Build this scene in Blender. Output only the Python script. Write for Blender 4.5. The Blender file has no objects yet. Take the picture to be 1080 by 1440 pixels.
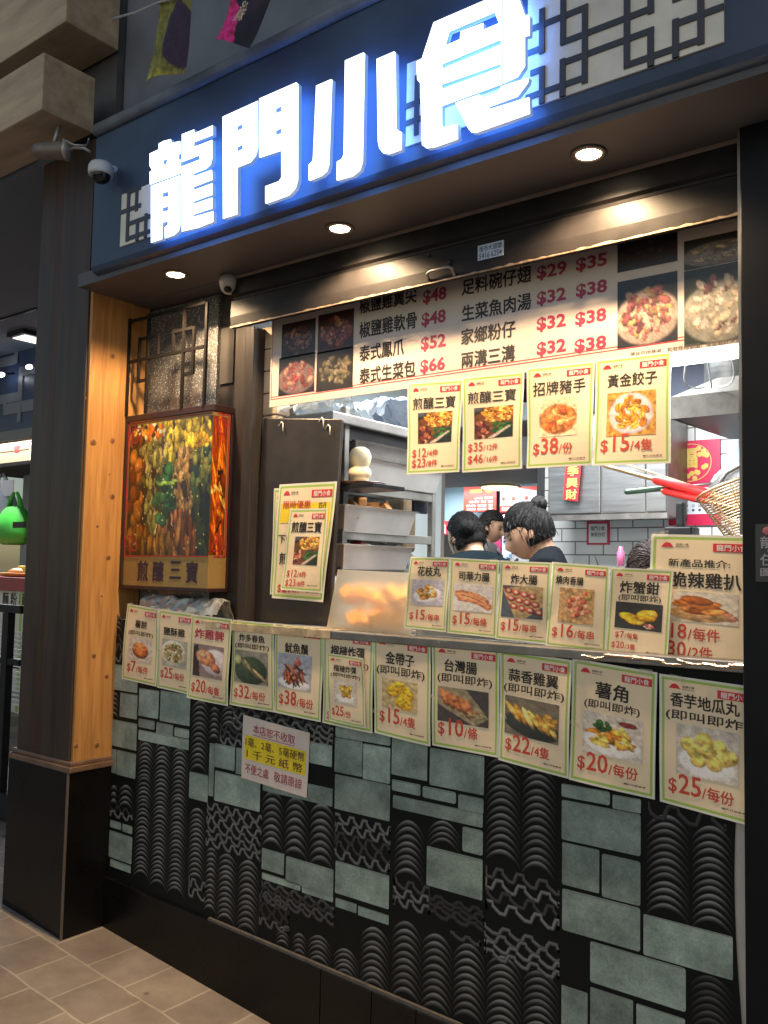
import bpy, bmesh, math, random
import numpy as np
from mathutils import Vector, Matrix
random.seed(7)
SC = bpy.context.scene
COL = SC.collection
# ------------------------------------------------------------------ camera
FPX, CX, CY, CAMD, CAMH = 1245.0, 540.0, 720.0, 2.1, 1.55
_d1 = Vector((-1063 - CX, 771 - CY, FPX)).normalized()
_d2 = Vector((1511 - CX, 823 - CY, FPX)).normalized()
AX = -_d1
AY = (_d2 - AX * _d2.dot(AX)).normalized()
AZ = AX.cross(AY)
CPOS = Vector((0, -CAMD, CAMH))
cam = bpy.data.cameras.new('camera')
cam.sensor_fit = 'VERTICAL'; cam.sensor_height = 24.0; cam.lens = FPX / 1440 * 24.0
cam.clip_start = 0.02; cam.clip_end = 200
camo = bpy.data.objects.new('camera', cam); COL.objects.link(camo)
# camera axes in world: right=(AX.x,AY.x,AZ.x) down=(..y) forward=(..z)
rt = Vector((AX.x, AY.x, AZ.x)); dn = Vector((AX.y, AY.y, AZ.y)); fw = Vector((AX.z, AY.z, AZ.z))
M = Matrix((( rt.x, -dn.x, -fw.x, CPOS.x), (rt.y, -dn.y, -fw.y, CPOS.y), (rt.z, -dn.z, -fw.z, CPOS.z), (0, 0, 0, 1)))
camo.matrix_world = M
SC.camera = camo
SC.view_settings.view_transform = 'Standard'; SC.view_settings.look = 'None'
SC.view_settings.exposure = 0.72; SC.view_settings.gamma = 1.0
SC.cycles.use_denoising = True
SC.cycles.max_bounces = 6
SC.cycles.sample_clamp_indirect = 4.0
# ------------------------------------------------------------------ world and street glow
SUN_EL, SUN_ROT = math.radians(14), math.radians(30)
w = bpy.data.worlds.new('World'); SC.world = w; w.use_nodes = True
nt = w.node_tree; nt.nodes.clear()
sky = nt.nodes.new('ShaderNodeTexSky'); sky.sky_type = 'NISHITA'; sky.sun_disc = False
sky.sun_elevation = SUN_EL; sky.sun_rotation = SUN_ROT
bg = nt.nodes.new('ShaderNodeBackground'); bg.inputs[1].default_value = 0.062
ou = nt.nodes.new('ShaderNodeOutputWorld')
nt.links.new(sky.outputs[0], bg.inputs[0]); nt.links.new(bg.outputs[0], ou.inputs[0])
sl = bpy.data.lights.new('street_glow', 'SUN'); sl.energy = 0.34; sl.angle = math.radians(70); sl.color = (1.0, 0.86, 0.7)
so = bpy.data.objects.new('street_glow', sl); COL.objects.link(so)
so.rotation_euler = Vector((-0.35, 1.0, -0.28)).to_track_quat('-Z', 'Y').to_euler()

def ray(px, py):
    d = Vector((px - CX, py - CY, FPX))
    return Vector((AX.dot(d), AY.dot(d), AZ.dot(d)))
def onY(px, py, y):
    d = ray(px, py); return CPOS + d * ((y - CPOS.y) / d.y)
def onX(px, py, x):
    d = ray(px, py); return CPOS + d * ((x - CPOS.x) / d.x)
def onZ(px, py, z):
    d = ray(px, py); return CPOS + d * ((z - CPOS.z) / d.z)
def gz(x):
    return 0.189 - 0.077 * (x + 2.943)
def lin(c):
    c = np.asarray(c, float); return np.where(c <= .04045, c / 12.92, ((c + .055) / 1.055) ** 2.4)

# ------------------------------------------------------------------ materials
_mats = {}
def mat(name, col=(.5, .5, .5), rough=.5, metal=0., var=0., scale=8., bump=0., bscale=None, stretch=None, coat=0., emit=None, estr=0., attr=None, island=0., trans=0., alpha=1., col2=None, spec=None, fine=0.):
    if name in _mats: return _mats[name]
    m = bpy.data.materials.new(name); m.use_nodes = True; _mats[name] = m
    n = m.node_tree.nodes; L = m.node_tree.links; b = n['Principled BSDF']
    b.inputs['Base Color'].default_value = (*col, 1); b.inputs['Roughness'].default_value = rough
    b.inputs['Metallic'].default_value = metal
    if spec is not None: b.inputs['Specular IOR Level'].default_value = spec
    if coat: b.inputs['Coat Weight'].default_value = coat; b.inputs['Coat Roughness'].default_value = .12
    if trans: b.inputs['Transmission Weight'].default_value = trans
    if alpha < 1: b.inputs['Alpha'].default_value = alpha
    if emit: b.inputs['Emission Color'].default_value = (*emit, 1); b.inputs['Emission Strength'].default_value = estr
    src = None
    if attr:
        a = n.new('ShaderNodeVertexColor'); a.layer_name = 'Col'; src = a.outputs['Color']
    if var or bump:
        tc = n.new('ShaderNodeTexCoord'); mp = n.new('ShaderNodeMapping')
        if stretch: mp.inputs['Scale'].default_value = stretch
        L.new(tc.outputs['Object'], mp.inputs[0])
        nz = n.new('ShaderNodeTexNoise'); nz.inputs['Scale'].default_value = scale; nz.inputs['Detail'].default_value = 6; nz.inputs['Roughness'].default_value = .65
        L.new(mp.outputs[0], nz.inputs['Vector'])
        if var:
            rm = n.new('ShaderNodeMapRange'); rm.inputs[1].default_value = .3; rm.inputs[2].default_value = .7
            rm.inputs[3].default_value = 1 - var; rm.inputs[4].default_value = 1 + var
            L.new(nz.outputs[0], rm.inputs[0])
            mx = n.new('ShaderNodeMix'); mx.data_type = 'RGBA'; mx.blend_type = 'MULTIPLY'; mx.inputs[0].default_value = 1
            if src: L.new(src, mx.inputs[6])
            else: mx.inputs[6].default_value = (*col, 1)
            if col2:
                m2 = n.new('ShaderNodeMix'); m2.data_type = 'RGBA'; m2.inputs[6].default_value = (*col, 1); m2.inputs[7].default_value = (*col2, 1)
                L.new(nz.outputs[0], m2.inputs[0]); L.new(m2.outputs[2], mx.inputs[6])
            L.new(rm.outputs[0], mx.inputs[7]); src = mx.outputs[2]
            if fine:
                nf_ = n.new('ShaderNodeTexNoise'); nf_.inputs['Scale'].default_value = scale * 14; nf_.inputs['Detail'].default_value = 8; nf_.inputs['Roughness'].default_value = .8; nf_.inputs['Distortion'].default_value = .6; L.new(mp.outputs[0], nf_.inputs['Vector'])
                rf = n.new('ShaderNodeMapRange'); rf.inputs[1].default_value = .32; rf.inputs[2].default_value = .68; rf.inputs[3].default_value = 1 - fine; rf.inputs[4].default_value = 1 + fine; L.new(nf_.outputs[0], rf.inputs[0])
                mf = n.new('ShaderNodeMix'); mf.data_type = 'RGBA'; mf.blend_type = 'MULTIPLY'; mf.inputs[0].default_value = 1; L.new(src, mf.inputs[6]); L.new(rf.outputs[0], mf.inputs[7]); src = mf.outputs[2]
            rr = n.new('ShaderNodeMapRange'); rr.inputs[3].default_value = max(0, rough - .12); rr.inputs[4].default_value = min(1, rough + .12)
            L.new(nz.outputs[0], rr.inputs[0]); L.new(rr.outputs[0], b.inputs['Roughness'])
        if bump:
            n2 = n.new('ShaderNodeTexNoise'); n2.inputs['Scale'].default_value = bscale or scale * 3; n2.inputs['Detail'].default_value = 4
            L.new(mp.outputs[0], n2.inputs['Vector'])
            bp = n.new('ShaderNodeBump'); bp.inputs['Strength'].default_value = bump; bp.inputs['Distance'].default_value = .01
            L.new(n2.outputs[0], bp.inputs['Height']); L.new(bp.outputs[0], b.inputs['Normal'])
    if island:
        g = n.new('ShaderNodeNewGeometry'); mr = n.new('ShaderNodeMapRange'); mr.inputs[3].default_value = 1 - island; mr.inputs[4].default_value = 1 + island
        L.new(g.outputs['Random Per Island'], mr.inputs[0])
        mx = n.new('ShaderNodeMix'); mx.data_type = 'RGBA'; mx.blend_type = 'MULTIPLY'; mx.inputs[0].default_value = 1
        if src: L.new(src, mx.inputs[6])
        else: mx.inputs[6].default_value = (*col, 1)
        L.new(mr.outputs[0], mx.inputs[7]); src = mx.outputs[2]
    if src: L.new(src, b.inputs['Base Color'])
    return m

# ------------------------------------------------------------------ mesh builder
def worldloc(o):
    v = Vector((0, 0, 0))
    while o: v = v + o.location; o = o.parent
    return v
def tag(o, label=None, cat=None, group=None, kind=None):
    if label: o['label'] = label
    if cat: o['category'] = cat
    if group: o['group'] = group
    if kind: o['kind'] = kind
    return o
def thing(name, label, cat, loc, group=None):
    o = bpy.data.objects.new(name, None); COL.objects.link(o); o.location = loc; o.empty_display_size = .05
    return tag(o, label, cat, group)
def meshobj(name, me, parent=None, origin=None):
    o = bpy.data.objects.new(name, me); COL.objects.link(o)
    if parent is not None:
        me.transform(Matrix.Translation(-worldloc(parent))); o.parent = parent
    elif origin is not None:
        me.transform(Matrix.Translation(-Vector(origin))); o.location = origin
    return o
class MB:
    def __init__(s): s.v = []; s.f = []; s.m = []; s.c = []
    def add(s, vs, fs, mi=0, cs=None):
        k = len(s.v); s.v += [tuple(v) for v in vs]
        s.c += list(cs) if cs is not None else [(1, 1, 1)] * len(vs)
        for i, f in enumerate(fs):
            s.f.append(tuple(k + j for j in f)); s.m.append(mi if isinstance(mi, int) else mi[i])
        return s
    def box(s, x0, x1, y0, y1, z0, z1, mi=0):
        v = [(x, y, z) for x in (x0, x1) for y in (y0, y1) for z in (z0, z1)]
        return s.add(v, [(0, 1, 3, 2), (4, 6, 7, 5), (0, 4, 5, 1), (2, 3, 7, 6), (0, 2, 6, 4), (1, 5, 7, 3)], mi)
    def quad(s, a, b, c, d, mi=0): return s.add([a, b, c, d], [(0, 1, 2, 3)], mi)
    def grid(s, fn, nu, nv, mi=0, cs=None):
        v = [fn(i / nu, j / nv) for j in range(nv + 1) for i in range(nu + 1)]
        f = [(j * (nu + 1) + i, (j + 1) * (nu + 1) + i, (j + 1) * (nu + 1) + i + 1, j * (nu + 1) + i + 1) for j in range(nv) for i in range(nu)]
        return s.add(v, f, mi, cs)
    def prism(s, pts, y0, y1, mi=0):          # outline in x,z extruded along y
        n = len(pts); v = [(p[0], y0, p[1]) for p in pts] + [(p[0], y1, p[1]) for p in pts]
        f = [tuple(range(n)), tuple(range(2 * n - 1, n - 1, -1))] + [(i, i + n, (i + 1) % n + n, (i + 1) % n) for i in range(n)]
        return s.add(v, f, mi)
    def tube(s, pts, r, n=8, mi=0, close=True):
        pts = [Vector(p) for p in pts]; rs = r if isinstance(r, (list, tuple)) else [r] * len(pts)
        vs = []; fs = []
        for i, p in enumerate(pts):
            t = (pts[min(i + 1, len(pts) - 1)] - pts[max(i - 1, 0)]).normalized()
            u = t.cross(Vector((.13, .27, 1))); u = u.normalized() if u.length > 1e-4 else Vector((1, 0, 0)); q = t.cross(u)
            for k in range(n):
                a = 2 * math.pi * k / n; vs.append(p + (u * math.cos(a) + q * math.sin(a)) * rs[i])
        for i in range(len(pts) - 1):
            for k in range(n): fs.append((i * n + k, i * n + (k + 1) % n, (i + 1) * n + (k + 1) % n, (i + 1) * n + k))
        if close: fs += [tuple(range(n))[::-1], tuple(range((len(pts) - 1) * n, len(pts) * n))]
        return s.add(vs, fs, mi)
    def lathe(s, prof, c, n=24, mi=0, axis='z'):
        vs = []; fs = []; c = Vector(c)
        for r, h in prof:
            for k in range(n):
                a = 2 * math.pi * k / n; x, y = r * math.cos(a), r * math.sin(a)
                vs.append(c + (Vector((x, y, h)) if axis == 'z' else Vector((x, h, y)) if axis == 'y' else Vector((h, x, y))))
        for i in range(len(prof) - 1):
            for k in range(n): fs.append((i * n + k, i * n + (k + 1) % n, (i + 1) * n + (k + 1) % n, (i + 1) * n + k))
        fs += [tuple(range(n))[::-1], tuple(range((len(prof) - 1) * n, len(prof) * n))]
        return s.add(vs, fs, mi)
    def ell(s, c, r, n=16, m=10, mi=0, jit=0., rng=random, rot=None):
        c = Vector(c); vs = []; fs = []
        for j in range(m + 1):
            th = math.pi * j / m
            for k in range(n):
                a = 2 * math.pi * k / n; q = 1 + (rng.uniform(-jit, jit) if jit else 0)
                p = Vector((r[0] * math.sin(th) * math.cos(a), r[1] * math.sin(th) * math.sin(a), r[2] * math.cos(th))) * q
                if rot: p = rot @ p
                vs.append(c + p)
        for j in range(m):
            for k in range(n): fs.append((j * n + k, (j + 1) * n + k, (j + 1) * n + (k + 1) % n, j * n + (k + 1) % n))
        return s.add(vs, fs, mi)
    def build(s, name, mats, parent=None, smooth=False, bevel=0., origin='auto', colors=False):
        me = bpy.data.meshes.new(name); me.from_pydata(s.v, [], s.f)
        for m in (mats if isinstance(mats, (list, tuple)) else [mats]): me.materials.append(m)
        me.polygons.foreach_set('material_index', s.m)
        if smooth: me.polygons.foreach_set('use_smooth', [True] * len(s.f))
        if colors:
            ca = me.color_attributes.new('Col', 'FLOAT_COLOR', 'POINT')
            ca.data.foreach_set('color', np.c_[np.array(s.c, float), np.ones(len(s.c))].ravel().astype(np.float32))
        me.update()
        if parent is None and origin == 'auto':
            a = np.array(s.v); lo, hi = a.min(0), a.max(0); origin = ((lo[0] + hi[0]) / 2, (lo[1] + hi[1]) / 2, lo[2])
        o = meshobj(name, me, parent, origin if parent is None else None)
        if bevel:
            md = o.modifiers.new('bevel', 'BEVEL'); md.width = bevel; md.segments = 2; md.limit_method = 'ANGLE'
        return o
def struct(o, kind='structure'): o['kind'] = kind; return o

# ------------------------------------------------------------------ lettering
_tc = {}
def glyphs(body, bold=0.012):
    k = (body, bold)
    if k not in _tc:
        c = bpy.data.curves.new('lettering', 'FONT'); c.body = body; c.size = 1; c.offset = bold; c.resolution_u = 2
        o = bpy.data.objects.new('lettering', c); COL.objects.link(o)
        dg = bpy.context.evaluated_depsgraph_get(); dg.update()
        me = bpy.data.meshes.new_from_object(o.evaluated_get(dg))
        v = np.array([x.co[:2] for x in me.vertices]); f = [tuple(p.vertices) for p in me.polygons]
        bpy.data.objects.remove(o); bpy.data.curves.remove(c); bpy.data.meshes.remove(me)
        lo, hi = v.min(0), v.max(0); _tc[k] = ((v - lo) / np.maximum(hi - lo, 1e-6), f, (hi - lo), lo)
    return _tc[k]
def cjk(body): return any(ord(ch) > 0x2000 for ch in body)
def copies(body, bold):
    if not cjk(body) or bold < .005: return [(0, 0, 0)]
    b = bold * .9
    return [(b, b, 0), (-b, b, .00006), (b, -b, .00012), (-b, -b, .00018)]
def put_text(mb, body, fn, u0, v0, u1, v1, d, mi=0, bold=.012, skew=0.):
    """fit the string's own outline into u0..u1, v0..v1 (v down) of surface fn(u, v, d); heavy strokes are overprinted"""
    q, f, wh, _ = glyphs(body, 0 if cjk(body) else bold)
    for ox, oy, od in copies(body, bold):
        mb.add([fn(u0 + (u1 - u0) * (a + ox / wh[0]), v1 + (v0 - v1) * (b + oy / wh[1]), d + od) for a, b in q], f, mi)
def put_line(mb, body, fn, u0, vb, size, d, asp=1.4142, mi=0, bold=.012, xs=1.0):
    """left-aligned at u0 with baseline vb; size = em as a fraction of the width; returns the end u"""
    q, f, wh, lo = glyphs(body, 0 if cjk(body) else bold)
    for ox, oy, od in copies(body, bold):
        mb.add([fn(u0 + (lo[0] + a * wh[0] + ox) * size * xs, vb - (lo[1] + b * wh[1] + oy) * size / asp, d + od) for a, b in q], f, mi)
    return u0 + (lo[0] + wh[0]) * size * xs

# ------------------------------------------------------------------ printed pictures (painted as coloured grids)
class Pic:
    def __init__(s, W, H, bg, seed=1):
        s.W, s.H = W, H; s.r = np.random.RandomState(seed)
        s.y, s.x = np.mgrid[0:H, 0:W]; s.x = s.x / (W - 1); s.y = s.y / (H - 1)
        s.a = np.ones((H, W, 3)) * np.array(bg)
    def ell(s, cx, cy, rx, ry, ang, col, edge=.45, hl=.22, soft=6.):
        c, n = math.cos(ang), math.sin(ang); dx, dy = s.x - cx, s.y - cy
        p, q = (dx * c + dy * n) / rx, (-dx * n + dy * c) / ry
        k = p * p + q * q; m = np.clip((1 - k) * soft, 0, 1)[..., None]
        sh = (1 + hl - edge * np.clip(k, 0, 1) ** 1.5 - hl * 2.2 * np.clip(dx / max(rx, ry) * .4 + dy / max(rx, ry) * .8, -1, 1) * .6)[..., None]
        s.a = s.a * (1 - m) + np.clip(np.array(col) * sh, 0, 1) * m
    def blobs(s, n, cx, cy, rx, ry, sx, sy, a0, a1, cols, edge=.5, hl=.22):
        for i in range(n):
            t = s.r.uniform(0, 6.283); r = math.sqrt(s.r.uniform(0, 1))
            k = s.r.uniform(.75, 1.25)
            c = np.array(cols[s.r.randint(len(cols))]) * s.r.uniform(.82, 1.15)
            s.ell(cx + rx * r * math.cos(t), cy + ry * r * math.sin(t), sx * k, sy * k, s.r.uniform(a0, a1), np.clip(c, 0, 1), edge, hl)
    def poly(s, pts, col):
        m = np.ones_like(s.x, bool)
        for (x0, y0), (x1, y1) in zip(pts, pts[1:] + pts[:1]):
            m &= ((x1 - x0) * (s.y - y0) - (y1 - y0) * (s.x - x0)) >= 0
        s.a[m] = col
    def grain(s, k=.05):
        def field(n):
            g = s.r.normal(0, 1, (n + 2, n + 2)); yy, xx = s.y * n, s.x * n; i, j = yy.astype(int), xx.astype(int); a, b = (yy - i), (xx - j)
            return (g[i, j] * (1 - a) * (1 - b) + g[i, j + 1] * (1 - a) * b + g[i + 1, j] * a * (1 - b) + g[i + 1, j + 1] * a * b)[..., None]
        lum = s.a.mean(2, keepdims=True); busy = np.clip(s.a.max(2, keepdims=True) - s.a.min(2, keepdims=True), 0, .5) * 2
        s.a = np.clip(s.a * (1 + s.r.normal(0, k, (s.H, s.W, 1)) + (.04 + .13 * busy) * (field(13) + .8 * field(24))), 0, 1)
        s.a = np.clip(s.a * .90 + s.a.mean((0, 1)) * .06, 0, 1); return s
def food(kind, seed=3):
    W, H = 56, 48
    wh = (.93, .92, .9); or_ = [(.93, .6, .18), (.85, .5, .12), (.96, .7, .3)]
    P = lambda bg: Pic(W, H, bg, seed)
    if kind == 'trio':
        p = P((.16, .15, .16)); p.ell(.05, .0, .3, .15, 0, (.3, .3, .33))
        p.poly([(0, .25), (1, -.1), (1, 1), (0, 1)], (.45, .25, .1))
        p.blobs(150, .62, .22, .42, .26, .06, .03, 0, 3.1, or_ + [(.95, .75, .4), (.6, .32, .1)])
        p.blobs(60, .75, .68, .3, .2, .07, .035, 0, 3.1, [(.13, .3, .12), (.2, .42, .15), (.08, .2, .08)])
        p.blobs(45, .18, .72, .2, .25, .08, .05, 0, 3.1, [(.5, .2, .16), (.65, .35, .25), (.3, .1, .1), (.85, .6, .45)])
        p.poly([(.35, .98), (.9, .62), (.94, .66), (.42, 1.05)], (.8, .75, .7)); p.poly([(.5, 1.0), (1, .68), (1, 1)], (.12, .16, .15))
    elif kind == 'trotter':
        p = P((.93, .86, .7)); p.ell(.5, .55, .52, .42, 0, (.85, .55, .3), .3, .1); p.blobs(34, .5, .55, .4, .3, .12, .085, -.6, .6, [(.86, .5, .24), (.8, .42, .18), (.93, .66, .4), (.7, .32, .12)])
    elif kind == 'dumpling':
        p = P((.85, .6, .25)); p.ell(.5, .5, .47, .49, 0, (.86, .82, .9), .12, .05); p.ell(.5, .5, .42, .44, 0, (.93, .88, .9), .05, .02)
        for i in range(17):
            a = i * 2.399; r = .34 * math.sqrt((i + .6) / 17); p.ell(.5 + r * math.cos(a), .5 + r * 1.05 * math.sin(a), .115, .075, a + 1.2, or_[i % 3], .6, .25)
            p.ell(.5 + r * math.cos(a), .49 + r * 1.05 * math.sin(a), .09, .018, a + 1.2, (.75, .42, .08), .2, 0)
    elif kind == 'balls':
        p = P((.78, .76, .82)); p.ell(.5, .6, .46, .3, -.25, (.9, .86, .88), .15); p.blobs(16, .48, .5, .26, .24, .1, .1, 0, 3, [(.8, .58, .3), (.72, .47, .2), (.88, .7, .42)])
    elif kind == 'sausage':
        p = P((.93, .9, .88))
        for k in (0, 1): 
            for t in np.linspace(-.36, .36, 22): p.ell(.47 + t + .08 * k, .42 + .16 * k + .55 * t * .5 + .9 * t * t * (1 if t > 0 else .4), .085, .13, .3, (.86, .52, .36), .35, .25)
        for t in np.linspace(-.3, .3, 20): p.ell(.5 + t, .5 + .42 * t + .6 * t * t, .03, .016, .4, (.6, .3, .18), 0, 0)
    elif kind == 'roll':
        p = P((.3, .33, .38)); p.poly([(0, .1), (1, -.1), (1, .6), (.6, 1), (.35, 1)], (.72, .63, .45))
        for i in range(4):
            for j in range(3): p.ell(.15 + .2 * i + .08 * j, .16 + .24 * j + .05 * i, .115, .1, .6, (.62, .24, .2), .5, .3); p.ell(.15 + .2 * i + .08 * j, .15 + .24 * j + .05 * i, .06, .05, .6, (.9, .78, .7), .5, .1)
    elif kind == 'skewer':
        p = P((.78, .62, .42)); 
        for i in range(4):
            for j in range(4): p.ell(.28 + .13 * i + .05 * j, .32 + .14 * j - .05 * i + .06, .085, .07, -.5, [(.75, .42, .34), (.6, .26, .2), (.85, .6, .5)][(i + j) % 3], .5, .25)
        p.ell(.82, .2, .13, .13, 0, (.6, .5, .3)); p.ell(.78, .14, .05, .05, 0, (.8, .2, .15))
    elif kind == 'claw':
        p = P((.22, .22, .23))
        for cx, cy, an in ((.3, .55, .4), (.45, .68, .2), (.6, .45, -1.1), (.75, .45, -1.4)): p.ell(cx, cy, .24, .15, an, (.95, .66, .16), .45, .3); p.ell(cx + .1 * math.cos(an), cy + .1 * math.sin(an), .1, .05, an, (.98, .8, .4), .2, .1)
        p.blobs(12, .72, .84, .1, .08, .05, .04, 0, 3, [(.85, .4, .42), (.95, .7, .65)])
    elif kind == 'steak':
        p = P((.88, .84, .78)); p.ell(.5, .72, .44, .26, .05, (.72, .55, .36), .2); p.blobs(12, .5, .48, .3, .2, .2, .12, -.5, .5, [(.72, .4, .16), (.62, .32, .1), (.8, .5, .24)])
        p.blobs(5, .88, .75, .1, .1, .07, .06, 0, 3, [(.75, .72, .68), (.8, .5, .4)])
    elif kind == 'hash':
        p = P((.87, .82, .76)); p.ell(.5, .55, .36, .33, .5, (.5, .25, .12), .2, 0); p.ell(.5, .5, .34, .3, .5, (.85, .45, .24), .35, .25)
    elif kind == 'popcorn':
        p = P((.72, .72, .66)); p.ell(.45, .5, .5, .5, 0, (.82, .78, .68), .1); p.blobs(70, .45, .5, .36, .36, .085, .05, 0, 3.1, [(.75, .62, .42), (.6, .46, .28), (.85, .74, .55), (.4, .45, .25)])
    elif kind == 'leg':
        p = P((.6, .52, .52)); p.poly([(0, .1), (.15, .0), (.25, 1), (0, 1)], (.25, .2, .2)); p.ell(.75, .5, .5, .4, .2, (.8, .74, .76), .1); p.ell(.42, .4, .36, .24, .35, (.78, .52, .36), .5, .25); p.ell(.74, .64, .24, .12, .7, (.7, .42, .28), .5, .2); p.ell(.3, .3, .18, .1, .3, (.9, .72, .58), .4, .1)
    elif kind == 'fish':
        p = P((.62, .6, .54)); p.ell(.5, .6, .5, .45, 0, (.22, .27, .2), .2)
        for i in range(6): p.ell(.3 + .1 * i, .4 + .07 * i, .36, .05, 1.0 - .05 * i, [(.5, .46, .32), (.35, .34, .26), (.62, .55, .4)][i % 3], .6, .3)
        p.ell(.1, .3, .13, .16, 0, (.7, .72, .5))
    elif kind == 'squid':
        p = P((.72, .74, .78)); p.ell(.5, .85, .5, .18, .1, (.9, .88, .87), .1); p.blobs(55, .5, .6, .33, .26, .15, .028, .2, 2.4, [(.6, .3, .2), (.45, .2, .14), (.75, .45, .32), (.3, .14, .1)]); p.blobs(8, .58, .2, .12, .1, .06, .04, 0, 3, [(.85, .4, .35)])
    elif kind == 'durian':
        p = P((.86, .82, .78)); p.ell(.5, .75, .42, .2, 0, (.93, .92, .9), .1); p.blobs(16, .5, .5, .28, .27, .12, .12, 0, 3, [(.78, .62, .25), (.7, .52, .18), (.86, .72, .36)])
    elif kind == 'scallop':
        p = P((.80, .72, .54))
        for cx, cy in ((.32, .4), (.62, .32), (.48, .24), (.72, .46), (.55, .72), (.68, .78)): p.ell(cx, cy, .2, .2, 0, (.93, .7, .18), .3, .18)
    elif kind == 'taiwan':
        p = P((.32, .3, .3)); p.poly([(.0, .0), (.5, -.1), (1, .75), (.72, 1.02), (0, .5)], (.66, .6, .48))
        for i in range(5): p.ell(.14 + .12 * i, .3 + .06 * i, .075, .27, -.25, (.72, .42, .26), .6, .35)
        p.blobs(16, .72, .72, .18, .12, .1, .03, 0, 3, [(.75, .68, .5), (.6, .4, .28)])
    elif kind == 'wing':
        p = P((.5, .46, .4)); p.ell(.5, .7, .55, .3, .25, (.18, .2, .2), .1)
        for i in range(6): p.ell(.16 + .14 * i, .40 + .045 * i, .30, .062, 1.05 + .06 * (i % 3), [(.82, .62, .3), (.72, .5, .2), (.9, .74, .42)][i % 3], .5, .3)
        p.blobs(10, .8, .5, .13, .16, .1, .07, 0, 3, [(.8, .6, .28)])
    elif kind == 'wedge':
        p = P((.87, .83, .78)); p.ell(.5, .68, .5, .3, .15, (.95, .94, .93), .1); p.ell(.76, .16, .16, .07, .1, (.45, .16, .16), .2)
        for i in range(15): p.ell(p.r.uniform(.2, .78), p.r.uniform(.38, .74), .19, .06, p.r.uniform(-.5, 1.1), [(.85, .62, .22), (.74, .46, .14), (.9, .72, .34)][i % 3], .5, .3)
        p.blobs(14, .35, .28, .12, .1, .07, .05, 0, 3, [(.15, .3, .12), (.2, .4, .16)])
    else:
        p = P((.86, .82, .78)); p.ell(.5, .72, .48, .28, .1, (.95, .93, .92), .12)
        for cx, cy in ((.2, .38), (.45, .24), (.68, .34), (.3, .5), (.52, .46), (.78, .55), (.36, .66), (.62, .68), (.86, .5)): p.ell(cx, cy, .14, .15, 0, (.9, .76, .38), .4, .2)
    return p.grain(.045)
def put_pic(mb, pic, fn, u0, v0, u1, v1, d, mi=0):
    c = lin(pic.a.reshape(-1, 3)); W, H = pic.W, pic.H
    mb.grid(lambda a, b: fn(u0 + (u1 - u0) * a, v0 + (v1 - v0) * b, d), W - 1, H - 1, mi, [tuple(x) for x in c])
def plane_fn(y, x0=0., z0=0.):
    return lambda u, v, d=0.: Vector((u, y - d, v))

# ================================================================== SETTING
M_black = mat('black_paint', (.018, .018, .02), .38, spec=.2, var=.25, scale=5, bump=.05)
M_frame = mat('dark_frame', (.035, .03, .028), .4, spec=.2, var=.3, scale=3, stretch=(8, 8, 1), bump=.06)
M_steel = mat('brushed_steel', (.30, .31, .31), .36, .85, var=.18, scale=4, stretch=(1, 1, 14))
M_steel2 = mat('worn_steel', (.24, .23, .215), .45, .8, var=.35, scale=7, bump=.08)
M_white = mat('white_plastic', (.75, .75, .73), .35)

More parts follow.
